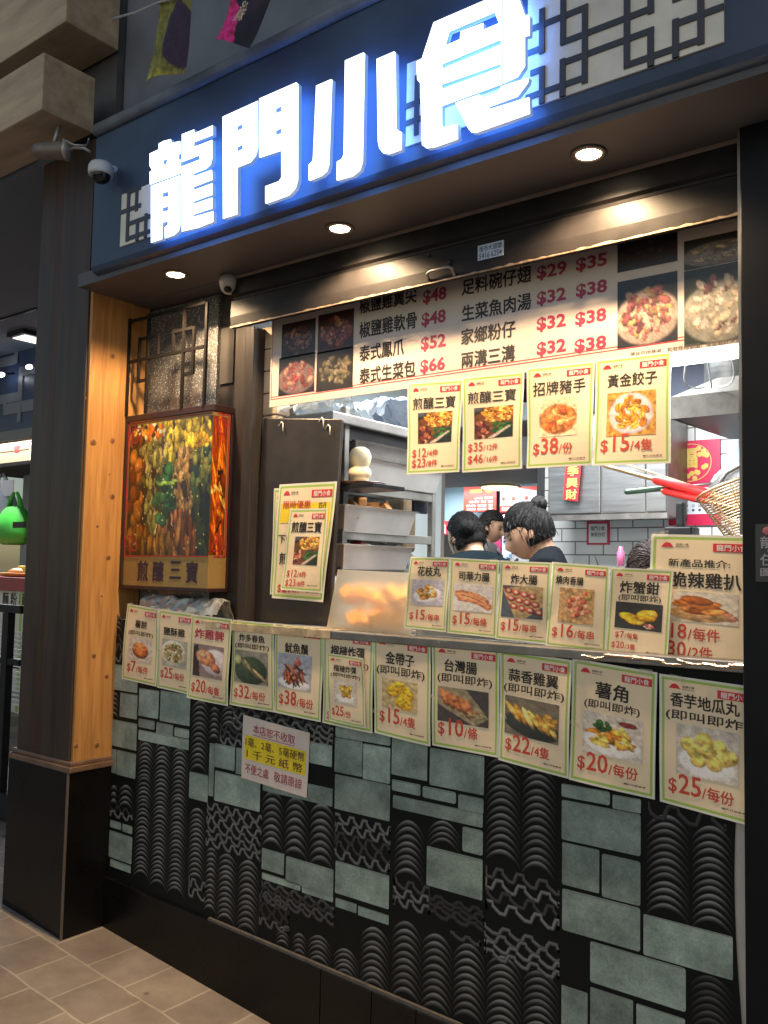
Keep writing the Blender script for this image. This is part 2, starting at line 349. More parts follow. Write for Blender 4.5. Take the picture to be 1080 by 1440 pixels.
def paving():
    m = bpy.data.materials.new('paving_blocks'); m.use_nodes = True; n = m.node_tree.nodes; L = m.node_tree.links; b = n['Principled BSDF']
    tc = n.new('ShaderNodeTexCoord'); mp = n.new('ShaderNodeMapping'); mp.inputs['Location'].default_value = (.185, .215, 0)
    L.new(tc.outputs['Object'], mp.inputs[0])
    nz0 = n.new('ShaderNodeTexNoise'); nz0.inputs['Scale'].default_value = 9
    L.new(mp.outputs[0], nz0.inputs['Vector'])
    dm = n.new('ShaderNodeMix'); dm.data_type = 'VECTOR'; dm.inputs[0].default_value = .012
    L.new(mp.outputs[0], dm.inputs[4]); L.new(nz0.outputs['Color'], dm.inputs[5])
    br = n.new('ShaderNodeTexBrick'); br.offset = .5
    for k, v in (('Scale', 1), ('Mortar Size', .0045), ('Mortar Smooth', .25), ('Brick Width', .2), ('Row Height', .2065), ('Bias', 0)): br.inputs[k].default_value = v
    br.inputs['Color1'].default_value = (.40, .34, .285, 1); br.inputs['Color2'].default_value = (.30, .25, .21, 1); br.inputs['Mortar'].default_value = (.52, .46, .38, 1)
    L.new(dm.outputs[1], br.inputs['Vector'])
    nz = n.new('ShaderNodeTexNoise'); nz.inputs['Scale'].default_value = 5; nz.inputs['Detail'].default_value = 8; nz.inputs['Roughness'].default_value = .7
    L.new(mp.outputs[0], nz.inputs['Vector'])
    rm = n.new('ShaderNodeMapRange'); rm.inputs[1].default_value = .25; rm.inputs[2].default_value = .75; rm.inputs[3].default_value = .62; rm.inputs[4].default_value = 1.25
    L.new(nz.outputs[0], rm.inputs[0])
    mx = n.new('ShaderNodeMix'); mx.data_type = 'RGBA'; mx.blend_type = 'MULTIPLY'; mx.inputs[0].default_value = 1
    vg = n.new('ShaderNodeTexVoronoi'); vg.inputs['Scale'].default_value = 4.5; vg.inputs['Randomness'].default_value = 1; L.new(mp.outputs[0], vg.inputs['Vector'])
    sr = n.new('ShaderNodeMapRange'); sr.inputs[1].default_value = .03; sr.inputs[2].default_value = .07; sr.inputs[3].default_value = .45; sr.inputs[4].default_value = 1; L.new(vg.outputs['Distance'], sr.inputs[0])
    n5 = n.new('ShaderNodeTexNoise'); n5.inputs['Scale'].default_value = 1.6; n5.inputs['Detail'].default_value = 4; L.new(mp.outputs[0], n5.inputs['Vector'])
    r5 = n.new('ShaderNodeMapRange'); r5.inputs[1].default_value = .35; r5.inputs[2].default_value = .65; r5.inputs[3].default_value = .7; r5.inputs[4].default_value = 1.12; L.new(n5.outputs[0], r5.inputs[0])
    mm = n.new('ShaderNodeMath'); mm.operation = 'MULTIPLY'; L.new(sr.outputs[0], mm.inputs[0]); L.new(r5.outputs[0], mm.inputs[1])
    m3 = n.new('ShaderNodeMath'); m3.operation = 'MULTIPLY'; L.new(mm.outputs[0], m3.inputs[0]); L.new(rm.outputs[0], m3.inputs[1])
    L.new(br.outputs['Color'], mx.inputs[6]); L.new(m3.outputs[0], mx.inputs[7]); L.new(mx.outputs[2], b.inputs['Base Color'])
    n3 = n.new('ShaderNodeTexNoise'); n3.inputs['Scale'].default_value = 160; n3.inputs['Detail'].default_value = 3; L.new(mp.outputs[0], n3.inputs['Vector'])
    ma = n.new('ShaderNodeMath'); ma.operation = 'MULTIPLY_ADD'; ma.inputs[1].default_value = -1.2
    L.new(br.outputs['Fac'], ma.inputs[0]); L.new(n3.outputs[0], ma.inputs[2])
    bp = n.new('ShaderNodeBump'); bp.inputs['Strength'].default_value = .45; bp.inputs['Distance'].default_value = .004
    L.new(ma.outputs[0], bp.inputs['Height']); L.new(bp.outputs[0], b.inputs['Normal'])
    b.inputs['Roughness'].default_value = .62
    return m
mb = MB(); mb.grid(lambda u, v: Vector((-14 + 20 * u, 4 - 14 * v, gz(-14 + 20 * u))), 10, 7)
struct(mb.build('pavement', paving(), origin=(0, 0, 0)))
mb = MB(); mb.box(-3.0, .3, .36, 2.2, .05, .2); mb.box(-5.6, .3, 2.2, 5.3, .05, .2); struct(mb.build('kitchen_floor', mat('grey_floor', (.2, .19, .18), .5, var=.2)))

# ---- wall under the counter: core, skirting, printed wall covering
XL, XR = -2.94, -.585
shop = thing('counter_wall', 'low shop front wall covered with printed grey brick and roof tile wallpaper under the counter', 'counter wall', (-1.75, .2, 0))
mb = MB(); mb.box(XL, XR + .3, .004, .34, -.2, 1.335); mb.build('wall_core', mat('plaster_white', (.55, .52, .48), .7, var=.1), shop)
zl, zr = onY(153, 1230, 0).z, onY(640, 1437, 0).z
def kz(x): return zl + (zr - zl) * (x - XL) / (onY(640, 1437, 0).x - XL)
M_kick = mat('black_tile', (.006, .0055, .0055), .3, var=.3, scale=6, spec=.25)
M_joint = mat('dark_joint', (.05, .045, .04), .7)
mb = MB(); k = XL
xs = [XL] + [onY(px, 1400, 0).x for px in (455, 527, 590)] ; stp = .31
while xs[-1] < XR + .28: xs.append(xs[-1] + stp)
for a, b in zip(xs, xs[1:]):
    mb.prism([(a + .0015, -.2), (b - .0015, -.2), (b - .0015, kz(b) - .006), (a + .0015, kz(a) - .006)], -.016, .004)
mb.build('skirting', M_kick, shop, bevel=.0015)
mb = MB(); mb.prism([(-2.35, kz(-2.35) - .005), (XR + .1, kz(XR + .1) - .005), (XR + .1, kz(XR + .1) + .006), (-2.35, kz(-2.35) + .004)], -.012, .004)
mb.build('skirting_cap', mat('grey_mortar', (.10, .09, .08), .8, var=.35, scale=30), shop)

# printed wallpaper -------------------------------------------------
M_slate = mat('printed_slate', (.19, .265, .238), .36, var=.34, scale=11, island=.26, bump=.16, col2=(.29, .36, .32), spec=.3, fine=.3)
M_print = mat('printed_tiles', (1, 1, 1), .36, attr='Col', spec=.25)
M_pbg = mat('printed_black', (.008, .010, .0095), .4, spec=.12)
wp = MB(); Y0 = -.001
ctop, cbot = 1.343, None
# sheet with the peeled right edge
pts = []
for i in range(41):
    t = i / 40; z = .33 + (1.343 - .33) * t
    pts.append((XR - .012 - .055 * max(0, math.sin(math.pi * min(1, max(0, (z - .45) / .75)))) * (.4 + .6 * t) * .55, z))
out = [(XL + .001, kz(XL) - .004), (-2.0, kz(-2.0) - .004), (XR - .02, kz(XR) - .004)] + pts[1:] + [(XL + .001, 1.343)]
wp.prism(out, Y0, Y0 + .002, 0)
R4 = lambda u, v: (140 + u / 3, 940 + v / 3)
R5 = lambda u, v: (420 + u / 3, 1000 + v / 3)
R6 = lambda u, v: (720 + u / 3, 1060 + v / 3)
R3 = lambda u, v: (150 + u / 4.909, 830 + v / 4.909)
def rect(R, a, b, c, d):
    p, q = onY(*R(a, b), Y0), onY(*R(c, d), Y0); return min(p.x, q.x), max(p.x, q.x), min(p.z, q.z), max(p.z, q.z)
slates = [(R4, x) for x in [(88, 98, 160, 218), (48, 210, 157, 350), (74, 340, 153, 470), (45, 332, 71, 445), (168, 78, 250, 215), (258, 88, 382, 245), (165, 207, 234, 262), (240, 222, 312, 288),
    (316, 245, 380, 300), (165, 255, 378, 348), (465, 312, 482, 545), (487, 313, 572, 437), (577, 328, 680, 468), (380, 430, 458, 568), (487, 425, 678, 608), (885, 305, 983, 420), (690, 440, 985, 587),
    (685, 750, 780, 875), (787, 787, 988, 965), (685, 855, 850, 942), (853, 915, 988, 990), (45, 635, 93, 686), (97, 650, 140, 702), (42, 678, 137, 830), (45, 800, 133, 868), (690, 330, 880, 440)]] + \
    [(R5, x) for x in [(155, 60, 390, 150), (153, 105, 270, 280), (272, 130, 388, 310), (153, 262, 387, 470), (393, 105, 545, 300), (553, 150, 785, 360), (393, 283, 517, 362), (522, 312, 667, 397),
    (672, 345, 783, 438), (397, 347, 780, 495), (690, 482, 780, 615), (540, 565, 778, 805), (155, 625, 383, 840), (155, 780, 247, 855), (250, 815, 383, 905)]] + \
    [(R6, x) for x in [(207, 118, 417, 220), (422, 165, 548, 255), (208, 188, 547, 437), (210, 365, 372, 592), (377, 415, 546, 648), (210, 563, 545, 842), (552, 668, 937, 960), (328, 783, 738, 1095),
    (207, 970, 322, 1290), (328, 975, 515, 1250), (522, 1045, 735, 1270)]] + [(R3, x) for x in [(10, 500, 215, 715)]]
def rrect(x0, x1, z0, z1, r):
    o = []
    for cx, cz, a in ((x1 - r, z1 - r, 0), (x0 + r, z1 - r, 90), (x0 + r, z0 + r, 180), (x1 - r, z0 + r, 270)):
        for k in (0, 45, 90): o.append((cx + r * math.cos(math.radians(a + k)), cz + r * math.sin(math.radians(a + k))))
    return o
for R, q in slates:
    x0, x1, z0, z1 = rect(R, *q)
    if z1 - z0 > .006: 
        j = random.uniform(-.0012, .0012); o = rrect(x0 + .002, x1 - .002, z0 + .002 + j, z1 - .002 + j, random.uniform(.002, .006))
        k = len(o)
        wp.add([(p[0], Y0 - .0014, p[1]) for p in o], [tuple(range(k))], 1)
        # printed light bevel along the top edge of every slate
        wp.add([(p[0], Y0 - .0016, p[1]) for p in ((x0 + .005, z1 - .0035), (x1 - .006, z1 - .0035), (x1 - .006, z1 - .0055), (x0 + .005, z1 - .0055))], [(0, 3, 2, 1)], 2, [(.17, .2, .18)] * 4)
def arcs(R, a, b, c, d, n, lv=1.):
    x0, x1, z0, z1 = rect(R, a, b, c, d); wd = x1 - x0; p = (z1 - z0) / n
    h = min(wd * .30, p * 2.2); oy = random.uniform(0, .0003)
    for k in range(n):
        zc = z1 - p * (k + .95); vs, cs, fs = [], [], []
        lvk = lv * random.uniform(.7, 1.15)
        m = 12; th = p * .74; hh = h * random.uniform(.9, 1.1); sk = random.uniform(-.12, .12)
        for i in range(m + 1):
            t = i / m; x = x0 + wd * (.02 + .96 * t); e = math.sin(math.pi * t) ** .75; zz = zc + hh * (e - .35) + sk * p * (t - .5)
            br = (.12 + .88 * math.sin(math.pi * min(1, t * 1.1)) ** 1.5) * lvk
            for s, g in ((.5, .01), (.36, .25), (.12, .20), (-.15, .06), (-.5, .004)):
                vs.append((x, Y0 - .0005 - oy - .00003 * (k % 2), zz + th * s * (.35 + .65 * e))); q = g * br + .008; cs.append((q * .94, q * 1.0, q * .98))
        for i in range(m):
            for s in range(4): fs.append((i * 5 + s, i * 5 + s + 1, (i + 1) * 5 + s + 1, (i + 1) * 5 + s))
        wp.add(vs, fs, 2, cs)
for a in [(160, 300, 216, 895, 31), (230, 315, 288, 935, 31), (303, 338, 362, 965, 31), (388, 140, 458, 442, 13), (465, 158, 507, 302, 6), (510, 165, 592, 262, 4), (378, 590, 445, 905, 14),
          (448, 750, 494, 1030, 12), (498, 780, 576, 1085, 12), (584, 808, 672, 1130, 12), (688, 515, 776, 765, 8), (782, 543, 880, 805, 8), (888, 568, 990, 845, 8), (48, 480, 76, 575, 3), (80, 490, 146, 602, 4), (45, 98, 82, 206, 5)]: arcs(R4, *a)
for a in [(405, 462, 528, 722, 8), (548, 465, 682, 592, 4), (793, 195, 936, 645, 14), (943, 235, 1085, 700, 14), (-95, 905, -35, 1000, 4), (-25, 930, 36, 1040, 4), (38, 940, 141, 1090, 5), (145, 998, 256, 1150, 5), (262, 905, 382, 1200, 9), (395, 882, 518, 1235, 10),
          (520, 932, 648, 1295, 10), (653, 975, 787, 1330, 10), (792, 1028, 942, 1420, 11), (945, 1085, 1100, 1480, 11)]: arcs(R5, *a, lv=.95)
for a in [(566, 258, 750, 702, 13), (758, 305, 936, 757, 13), (752, 925, 935, 1260, 9)]: arcs(R6, *a, lv=1.05 if a[1] < 900 else .35)
arcs(R3, 22, 180, 118, 290, 3)
def zig(R, a, b, c, d, rows, pitch=.055, lv=1.):
    x0, x1, z0, z1 = rect(R, a, b, c, d); ph = (z1 - z0) / rows; oz = random.uniform(0, .00005)
    for k in range(rows):
        zc = z1 - ph * (k + .5); x = x0; up = 0; path = []; t = .0036; lk = lv * random.choice((.25, .8, 1, .9, .4)) 
        x -= random.uniform(0, pitch)
        while x < x1:
            s = pitch * random.uniform(.8, 1.2); A = ph * .42
            path += [(x, zc + A), (x + s * .28, zc + A), (x + s * .30, zc + A * .2), (x + s * .48, zc - A * .5), (x + s * .62, zc - A), (x + s * .84, zc - A), (x + s * .9, zc - A * .1)]
            x += s
        path = [(min(max(px, x0), x1), pz) for px, pz in path]
        vs, cs, fs = [], [], []
        for i, (px, pz) in enumerate(path):
            q0, q1 = Vector(path[max(i - 1, 0)]), Vector(path[min(i + 1, len(path) - 1)]); tg = (q1 - q0); tg = tg.normalized() if tg.length > 1e-6 else Vector((1, 0)); nn = Vector((-tg.y, tg.x))
            for s, g in ((1.7, .006), (.6, .21), (-.3, .15), (-1.7, .006)):
                p = Vector((px, pz)) + nn * t * s; vs.append((min(max(p.x, x0), x1), Y0 - .0009 - .00007 * k - oz, p.y)); q = g * lk + .006; cs.append((q * .95, q, q))
        for i in range(len(path) - 1):
            for s in range(3): fs.append((i * 4 + s, i * 4 + s + 1, (i + 1) * 4 + s + 1, (i + 1) * 4 + s))
        wp.add(vs, fs, 2, cs)
zig(R4, 45, 572, 142, 650, 2); zig(R4, 510, 232, 602, 335, 3); zig(R4, 560, 160, 985, 330, 4); zig(R4, 455, 562, 680, 815, 6); zig(R4, 685, 895, 990, 1085, 4, lv=.5); zig(R4, 378, 880, 445, 985, 2); zig(R4, 676, 950, 800, 1125, 4, lv=.6); zig(R5, 550, 770, 785, 930, 4, .06, lv=.22)
zig(R5, 155, 430, 385, 685, 5); zig(R5, 400, 700, 552, 862, 3, lv=.9); zig(R5, 640, 930, 770, 992, 1); zig(R5, 790, 650, 1100, 930, 4, .07, 1.15); zig(R5, 785, 892, 1100, 1135, 4, .07)
zig(R6, 575, 200, 905, 330, 1, .08); zig(R3, 20, 300, 118, 500, 3)
wpo = wp.build('printed_wallpaper', [M_pbg, M_slate, M_print], shop, colors=True)
# countertop
ct = thing('countertop', 'worn steel countertop edge with peeling tape running between the two rows of menu cards', 'countertop', (-1.5, .2, 1.335))
xc0 = onY(290, 862, -.02).x
mb = MB(); mb.box(xc0, XR + .1, -.02, .62, 1.338, 1.362); mb.build('steel_top', M_steel2, ct, bevel=.003)
mb = MB(); rr = random.Random(3)
M_tape = mat('old_tape', (.55, .42, .25), .35, var=.4, scale=25, coat=.3)
x = xc0
while x < -1.85:
    s = rr.uniform(.06, .14); z = rr.uniform(0, .0015)
    mb.add([(x, -.0225 - z, 1.339), (x + s, -.0225 - z, 1.339), (x + s, -.0225 - z, 1.3628 + z), (x, -.0225 - z, 1.3628 + z), (x, .07 + rr.uniform(-.02, .02), 1.3636 + z), (x + s, .07 + rr.uniform(-.02, .02), 1.3636 + z)], [(0, 1, 2, 3), (3, 2, 5, 4)])
    x += s * .92
mb.build('tape', M_tape, ct)
mb = MB()
for i in range(7):
    x = -.98 + .06 * i
    mb.tube([(x, -.024, 1.352 + rr.uniform(-.006, .006)), (x + .04, -.026, 1.35 + rr.uniform(-.006, .006)), (x + .09, -.023, 1.352 + rr.uniform(-.006, .006))], rr.uniform(.002, .005), 6)
mb.build('foil_edge', mat('crumpled_foil', (.5, .4, .33), .22, .9, bump=.5, bscale=60), ct)
ledge = MB(); ledge.box(XL, xc0, .0, .12, 1.336, 1.345); o = ledge.build('steel_ledge', M_steel2, ct)

# ---- left column
zb = gz(-3.1) - .05
col = thing('timber_column', 'square dark column with orange pine side panel standing on a black plinth at the left of the shop front', 'column', (-3.14, -.02, gz(-3.14)))
M_dark = mat('dark_stain', (.062, .044, .036), .33, spec=.2, var=.35, scale=2.2, stretch=(9, 9, .8), bump=.04)
M_dark2 = mat('dark_stain_red', (.07, .036, .026), .35, spec=.2, var=.35, scale=2.2, stretch=(9, 9, .8))
ztop = 3.205; zp = .815
mb = MB(); mb.box(-3.335, -2.955, -.165, .36, zp, ztop); mb.build('shaft', M_dark, col, bevel=.004)
mb = MB(); mb.box(-3.215, -3.165, -.171, -.15, zp, ztop, 0); mb.box(-3.16, -2.956, -.176, -.15, zp, ztop, 1); mb.build('front_board', [M_dark2, M_dark], col, bevel=.003)
def pine():
    m = bpy.data.materials.new('orange_pine'); m.use_nodes = True; n = m.node_tree.nodes; L = m.node_tree.links; b = n['Principled BSDF']
    tc = n.new('ShaderNodeTexCoord'); mp = n.new('ShaderNodeMapping'); mp.inputs['Scale'].default_value = (1, 26, 1.6); L.new(tc.outputs['Object'], mp.inputs[0])
    nz = n.new('ShaderNodeTexNoise'); nz.inputs['Scale'].default_value = 2.2; nz.inputs['Detail'].default_value = 5; nz.inputs['Distortion'].default_value = .8; L.new(mp.outputs[0], nz.inputs['Vector'])
    cr = n.new('ShaderNodeValToRGB'); e = cr.color_ramp.elements; e[0].position = .3; e[0].color = (.33, .15, .045, 1); e[1].position = .72; e[1].color = (.52, .27, .085, 1)
    L.new(nz.outputs[0], cr.inputs[0]); L.new(cr.outputs[0], b.inputs['Base Color']); b.inputs['Roughness'].default_value = .42
    bp = n.new('ShaderNodeBump'); bp.inputs['Strength'].default_value = .1; bp.inputs['Distance'].default_value = .004; L.new(nz.outputs[0], bp.inputs['Height']); L.new(bp.outputs[0], b.inputs['Normal'])
    return m
M_pine = pine()
mb = MB(); mb.box(-2.956, -2.94, -.168, .099, zp + .005, 2.70)
o = mb.build('pine_panel', M_pine, col, bevel=.003)
mb = MB()
for px, py, r in ((158, 501, .011), (131, 622, .013), (158, 620, .011), (154, 667, .004), (158, 698, .012), (152, 784, .011), (132, 922, .01), (150, 951, .009), (107, 1049, .009), (136, 1048, .011), (143, 838, .004), (121, 560, .004), (137, 740, .006)):
    p = onX(px, py, -2.94); mb.lathe([(r, 0), (r, .0008), (r * .72, .0012)], (-2.94, p.y, p.z), 14, 0, 'x'); mb.lathe([(r * .7, .0008), (r * .45, .0016), (.001, .0018)], (-2.94, p.y, p.z), 12, 1, 'x')
mb.build('knot', [mat('knot_rim', (.27, .12, .04), .5), mat('knot_core', (.15, .07, .028), .5, var=.3, scale=40)], col, smooth=True)
mb = MB(); mb.box(-3.352, -2.935, -.186, .37, zb - .1, zp - .03); mb.build('plinth', M_kick, col, bevel=.003)
mb = MB(); mb.box(-3.35, -2.925, -.19, .37, zp - .03, zp - .008); mb.box(-3.345, -2.932, -.182, .37, zp - .008, zp + .008); mb.build('plinth_moulding', mat('stained_moulding', (.16, .095, .06), .4, var=.25, scale=14), col, bevel=.004)
mb = MB(); mb.box(-2.939, -2.9325, -.192, -.1845, gz(-2.94) - .03, zp - .031); mb.build('corner_strip', mat('dull_strip', (.16, .13, .11), .45, .3), col)
# side wall behind the column, back to the alley
mb = MB(); mb.box(-3.34, -2.9, .37, 2.2, -.1, 4.2); mb.box(-5.75, -5.6, 2.2, 5.4, -.1, 4.2); mb.box(-5.6, -3.341, 2.12, 2.199, -.1, 4.2); tag(mb.build('alley_wall', mat('alley_plaster', (.25, .24, .23), .7, var=.2)), 'grey side wall of the shop along the alley behind the dark column', 'wall')

# ---- granite panel with lattice, and wall behind it
M_granite = None
def granite():
    m = bpy.data.materials.new('black_granite'); m.use_nodes = True; n = m.node_tree.nodes; L = m.node_tree.links; b = n['Principled BSDF']
    tc = n.new('ShaderNodeTexCoord'); vo = n.new('ShaderNodeTexVoronoi'); vo.inputs['Scale'].default_value = 330; L.new(tc.outputs['Object'], vo.inputs['Vector'])
    nz = n.new('ShaderNodeTexNoise'); nz.inputs['Scale'].default_value = 150; L.new(tc.outputs['Object'], nz.inputs['Vector'])
    mul = n.new('ShaderNodeMath'); mul.operation = 'MULTIPLY'; L.new(vo.outputs['Color'], mul.inputs[0]); L.new(nz.outputs[0], mul.inputs[1])
    cr = n.new('ShaderNodeValToRGB'); e = cr.color_ramp.elements; e[0].position = .36; e[0].color = (.10, .098, .096, 1); e[1].position = .52; e[1].color = (.55, .54, .53, 1)
    L.new(mul.outputs[0], cr.inputs[0]); L.new(cr.outputs[0], b.inputs['Base Color']); b.inputs['Roughness'].default_value = .12; b.inputs['IOR'].default_value = 1.55
    bp = n.new('ShaderNodeBump'); bp.inputs['Strength'].default_value = .03; bp.inputs['Distance'].default_value = .001; L.new(vo.outputs['Distance'], bp.inputs['Height']); L.new(bp.outputs[0], b.inputs['Normal'])
    return m
gp = thing('granite_panel', 'polished black speckled granite panel with dark lattice lines above the food lightbox', 'wall panel', (-2.73, .15, 1.345))
xg1 = onY(305, 500, .1).x
mb = MB(); mb.box(-2.939, xg1, .1, .16, 1.345, 2.585); mb.build('granite_slab', granite(), gp, bevel=.002)
mb = MB()
L5 = lambda u, v: onY(130 + u / 4.696, 360 + v / 4.696, 0)
def lat(u0, v0, u1, v1, wd=.0115):
    p, q = L5(u0, v0), L5(u1, v1)
    if abs(p.x - q.x) < abs(p.z - q.z): x = (p.x + q.x) / 2; mb.box(x - wd / 2, x + wd / 2, -.004, .005, min(p.z, q.z) - wd / 2, max(p.z, q.z) + wd / 2)
    else: z = (p.z + q.z) / 2; mb.box(min(p.x, q.x) + wd * .51, max(p.x, q.x) - wd * .51, -.0034, .0044, z - wd / 2, z + wd / 2)
for s in [(245, 425, 225, 1050), (755, 315, 738, 990), (372, 395, 352, 1030), (604, 350, 592, 1000), (245, 425, 755, 315), (237, 695, 745, 605), (312, 550, 303, 830), (435, 525, 430, 650), (312, 550, 437, 523), (303, 830, 360, 815), (538, 498, 530, 640), (672, 475, 662, 770), (538, 498, 672, 475), (600, 785, 664, 768)]: lat(*s)
mb.build('lattice', mat('lattice_black', (.012, .010, .009), .5, spec=.15), gp)

# ---- door frame between the granite and the opening
fr = thing('door_frame', 'dark stepped timber frame between the granite panel and the serving hatch', 'door frame', (-2.43, .1, 1.345))
xa, xb, xcc = onY(345, 600, .09).x, onY(358, 600, .09).x, onY(328, 600, .1).x
mb = MB(); mb.box(xg1 + .001, xcc, .115, .2, 1.345, 2.585); mb.box(xcc, xa, .098, .2, 1.345, 2.585); mb.box(xa, xb, .075, .2, 1.364, 2.42); mb.build('jamb', M_frame, fr, bevel=.003)
mb = MB(); p = onY(316, 540, .113); mb.box(xg1 + .01, xcc - .02, .108, .1149, p.z, 2.45); mb.build('jamb_strip', mat('jamb_grey', (.05, .045, .042), .45, var=.2, spec=.2), fr)
mb = MB(); z = 1.365; x0, x1 = onY(359, 700, .13).x, onY(385, 700, .13).x
M_cream = mat('cream_tile', (.55, .42, .28), .55, var=.25, scale=12, island=.12)
while z < 2.4:
    mb.box(x0, x1, .13, .2, z, z + .078); z += .082
bp_ = mb.build('brick_pier', [M_cream], bevel=.004); tag(bp_, 'narrow cream brick pier seen beside the dark frame at the left edge of the hatch', 'brick pier')
mb = MB(); mb.box(x0 - .01, x1 - .004, .137, .22, 1.345, 2.42); mb.build('mortar', mat('dirty_mortar', (.12, .09, .06), .8), bp_)

# ---- upper structure: soffit, trim, wall above the sign
M_soff = mat('soffit_dark', (.085, .085, .095), .5, var=.2, scale=2.5)
zs = 2.592
mb = MB(); mb.box(-2.93, .6, -.24, .012, zs, zs + .05); mb.box(-2.93, -2.33, .012, .16, zs - .002, zs + .05); tag(mb.build('soffit', M_soff), 'dark soffit panel under the shop sign holding the downlights', 'soffit')
mb = MB(); mb.box(-2.33, XR + .005, .004, .014, zs - .014, zs - .001); tag(mb.build('soffit_trim', mat('trim_brown', (.22, .16, .13), .4, var=.2, scale=20), bevel=.002), 'thin brown trim line where the soffit meets the roller shutter', 'trim')
mb = MB(); mb.box(-2.95, .7, -.06, .0, zs + .05, 5.2); mb.box(-9, -2.95, .37, .5, 3.62, 5.2); mb.box(.7, 3, -.06, .2, -.2, 5.2); tag(mb.build('upper_wall', mat('blue_grey_wall', (.15, .17, .21), .6, var=.25, scale=3)), 'dark blue grey wall rising above the illuminated shop sign', 'wall')
# ---- sign
M_fascia = mat('fascia_navy', (.040, .064, .118), .4, var=.25, scale=3.5, bump=.03)
sign = thing('shop_sign', 'long dark blue fascia sign with four glowing white characters and a grey lattice panel', 'shop sign', (-1.3, -.2, zs))
yf = -.27
mb = MB(); xf = onY(128, 375, yf).x
prof = [(-.24, 2.61), (-.262, 2.618), (yf, 2.635), (yf, 3.12), (-.262, 3.137), (-.25, 3.147), (-.1, 3.15), (-.1, 2.61)]
n_ = len(prof); vs = [(xf, a, b) for a, b in prof] + [(.65, a, b) for a, b in prof]
mb.add(vs, [tuple(range(n_)), tuple(range(2 * n_ - 1, n_ - 1, -1))] + [(i, (i + 1) % n_, (i + 1) % n_ + n_, i + n_) for i in range(n_)])
mb.build('fascia_board', M_fascia, sign)
mb = MB(); mb.tube([(xf, -.272, 3.148), (.65, -.272, 3.148)], .022, 12); mb.build('top_rail', mat('rail_blue_grey', (.2, .23, .28), .4, var=.3, scale=8), sign, smooth=True)
M_panel = mat('lattice_panel_grey', (.78, .75, .68), .42, var=.18, scale=5, bump=.03)
M_lat = mat('lattice_bar_dark', (.05, .055, .07), .4)
def lattice_panel(px0, px1, pyb, segs, R, zt):
    pn = MB(); a, b = onY(px0, pyb[0], yf).x, onY(px1, pyb[1], yf).x; zz = (onY(px0, pyb[0], yf).z + onY(px1, pyb[1], yf).z) / 2
    pn.box(a, b, yf - .005, yf + .004, zz, zt); o = pn.build('lattice_panel', M_panel, sign)
    br = MB(); yb = yf - .0055; wd = .0145
    for u0, v0, u1, v1 in segs:
        p, q = onY(*R(u0, v0), yb), onY(*R(u1, v1), yb)
        if abs(p.x - q.x) < abs(p.z - q.z): x = (p.x + q.x) / 2; br.box(x - wd / 2, x + wd / 2, yb - .004, yb + .003, max(zz, min(p.z, q.z) - wd / 2), min(zt, max(p.z, q.z) + wd / 2))
        else: z = (p.z + q.z) / 2; br.box(min(p.x, q.x) - wd / 2, min(max(p.x, q.x) + wd / 2, b), yb - .0033, yb + .003, z - wd / 2, z + wd / 2)
    br.build('lattice_bars', M_lat, o)
R7 = lambda u, v: (720 + u / 3, v / 3)
lattice_panel(572, 742, (204, 152), [(-440, 445, -330, 410), (-440, 520, -330, 480), (-400, 330, -400, 560)], R7, onY(572, 92, yf).z)
lattice_panel(742.5, 1019, (152, 63), [(128, 50, 128, 215), (128, 295, 128, 425), (218, -120, 218, 175), (216, 262, 214, 405), (310, 45, 308, 340), (487, -90, 486, 272), (587, -90, 587, 45), (587, 132, 586, 288), (692, 95, 691, 252), (798, -120, 798, 175),
    (40, 130, 310, 45), (218, 172, 587, 45), (60, 225, 128, 208), (216, 262, 587, 135), (90, 305, 128, 296), (70, 405, 308, 335), (486, 272, 798, 172), (692, 95, 960, 12), (692, -10, 798, -40)], R7, 3.11)
R8 = lambda u, v: (150 + u / 10.29, 220 + v / 10.29)
lattice_panel(170, 212, (350, 331), [(320, 500, 310, 1200), (440, 500, 440, 760), (450, 940, 445, 1260), (570, 860, 570, 1250), (230, 800, 480, 720), (350, 960, 620, 880), (300, 1190, 620, 1090), (320, 510, 480, 470)], R8, onY(190, 268, yf).z)
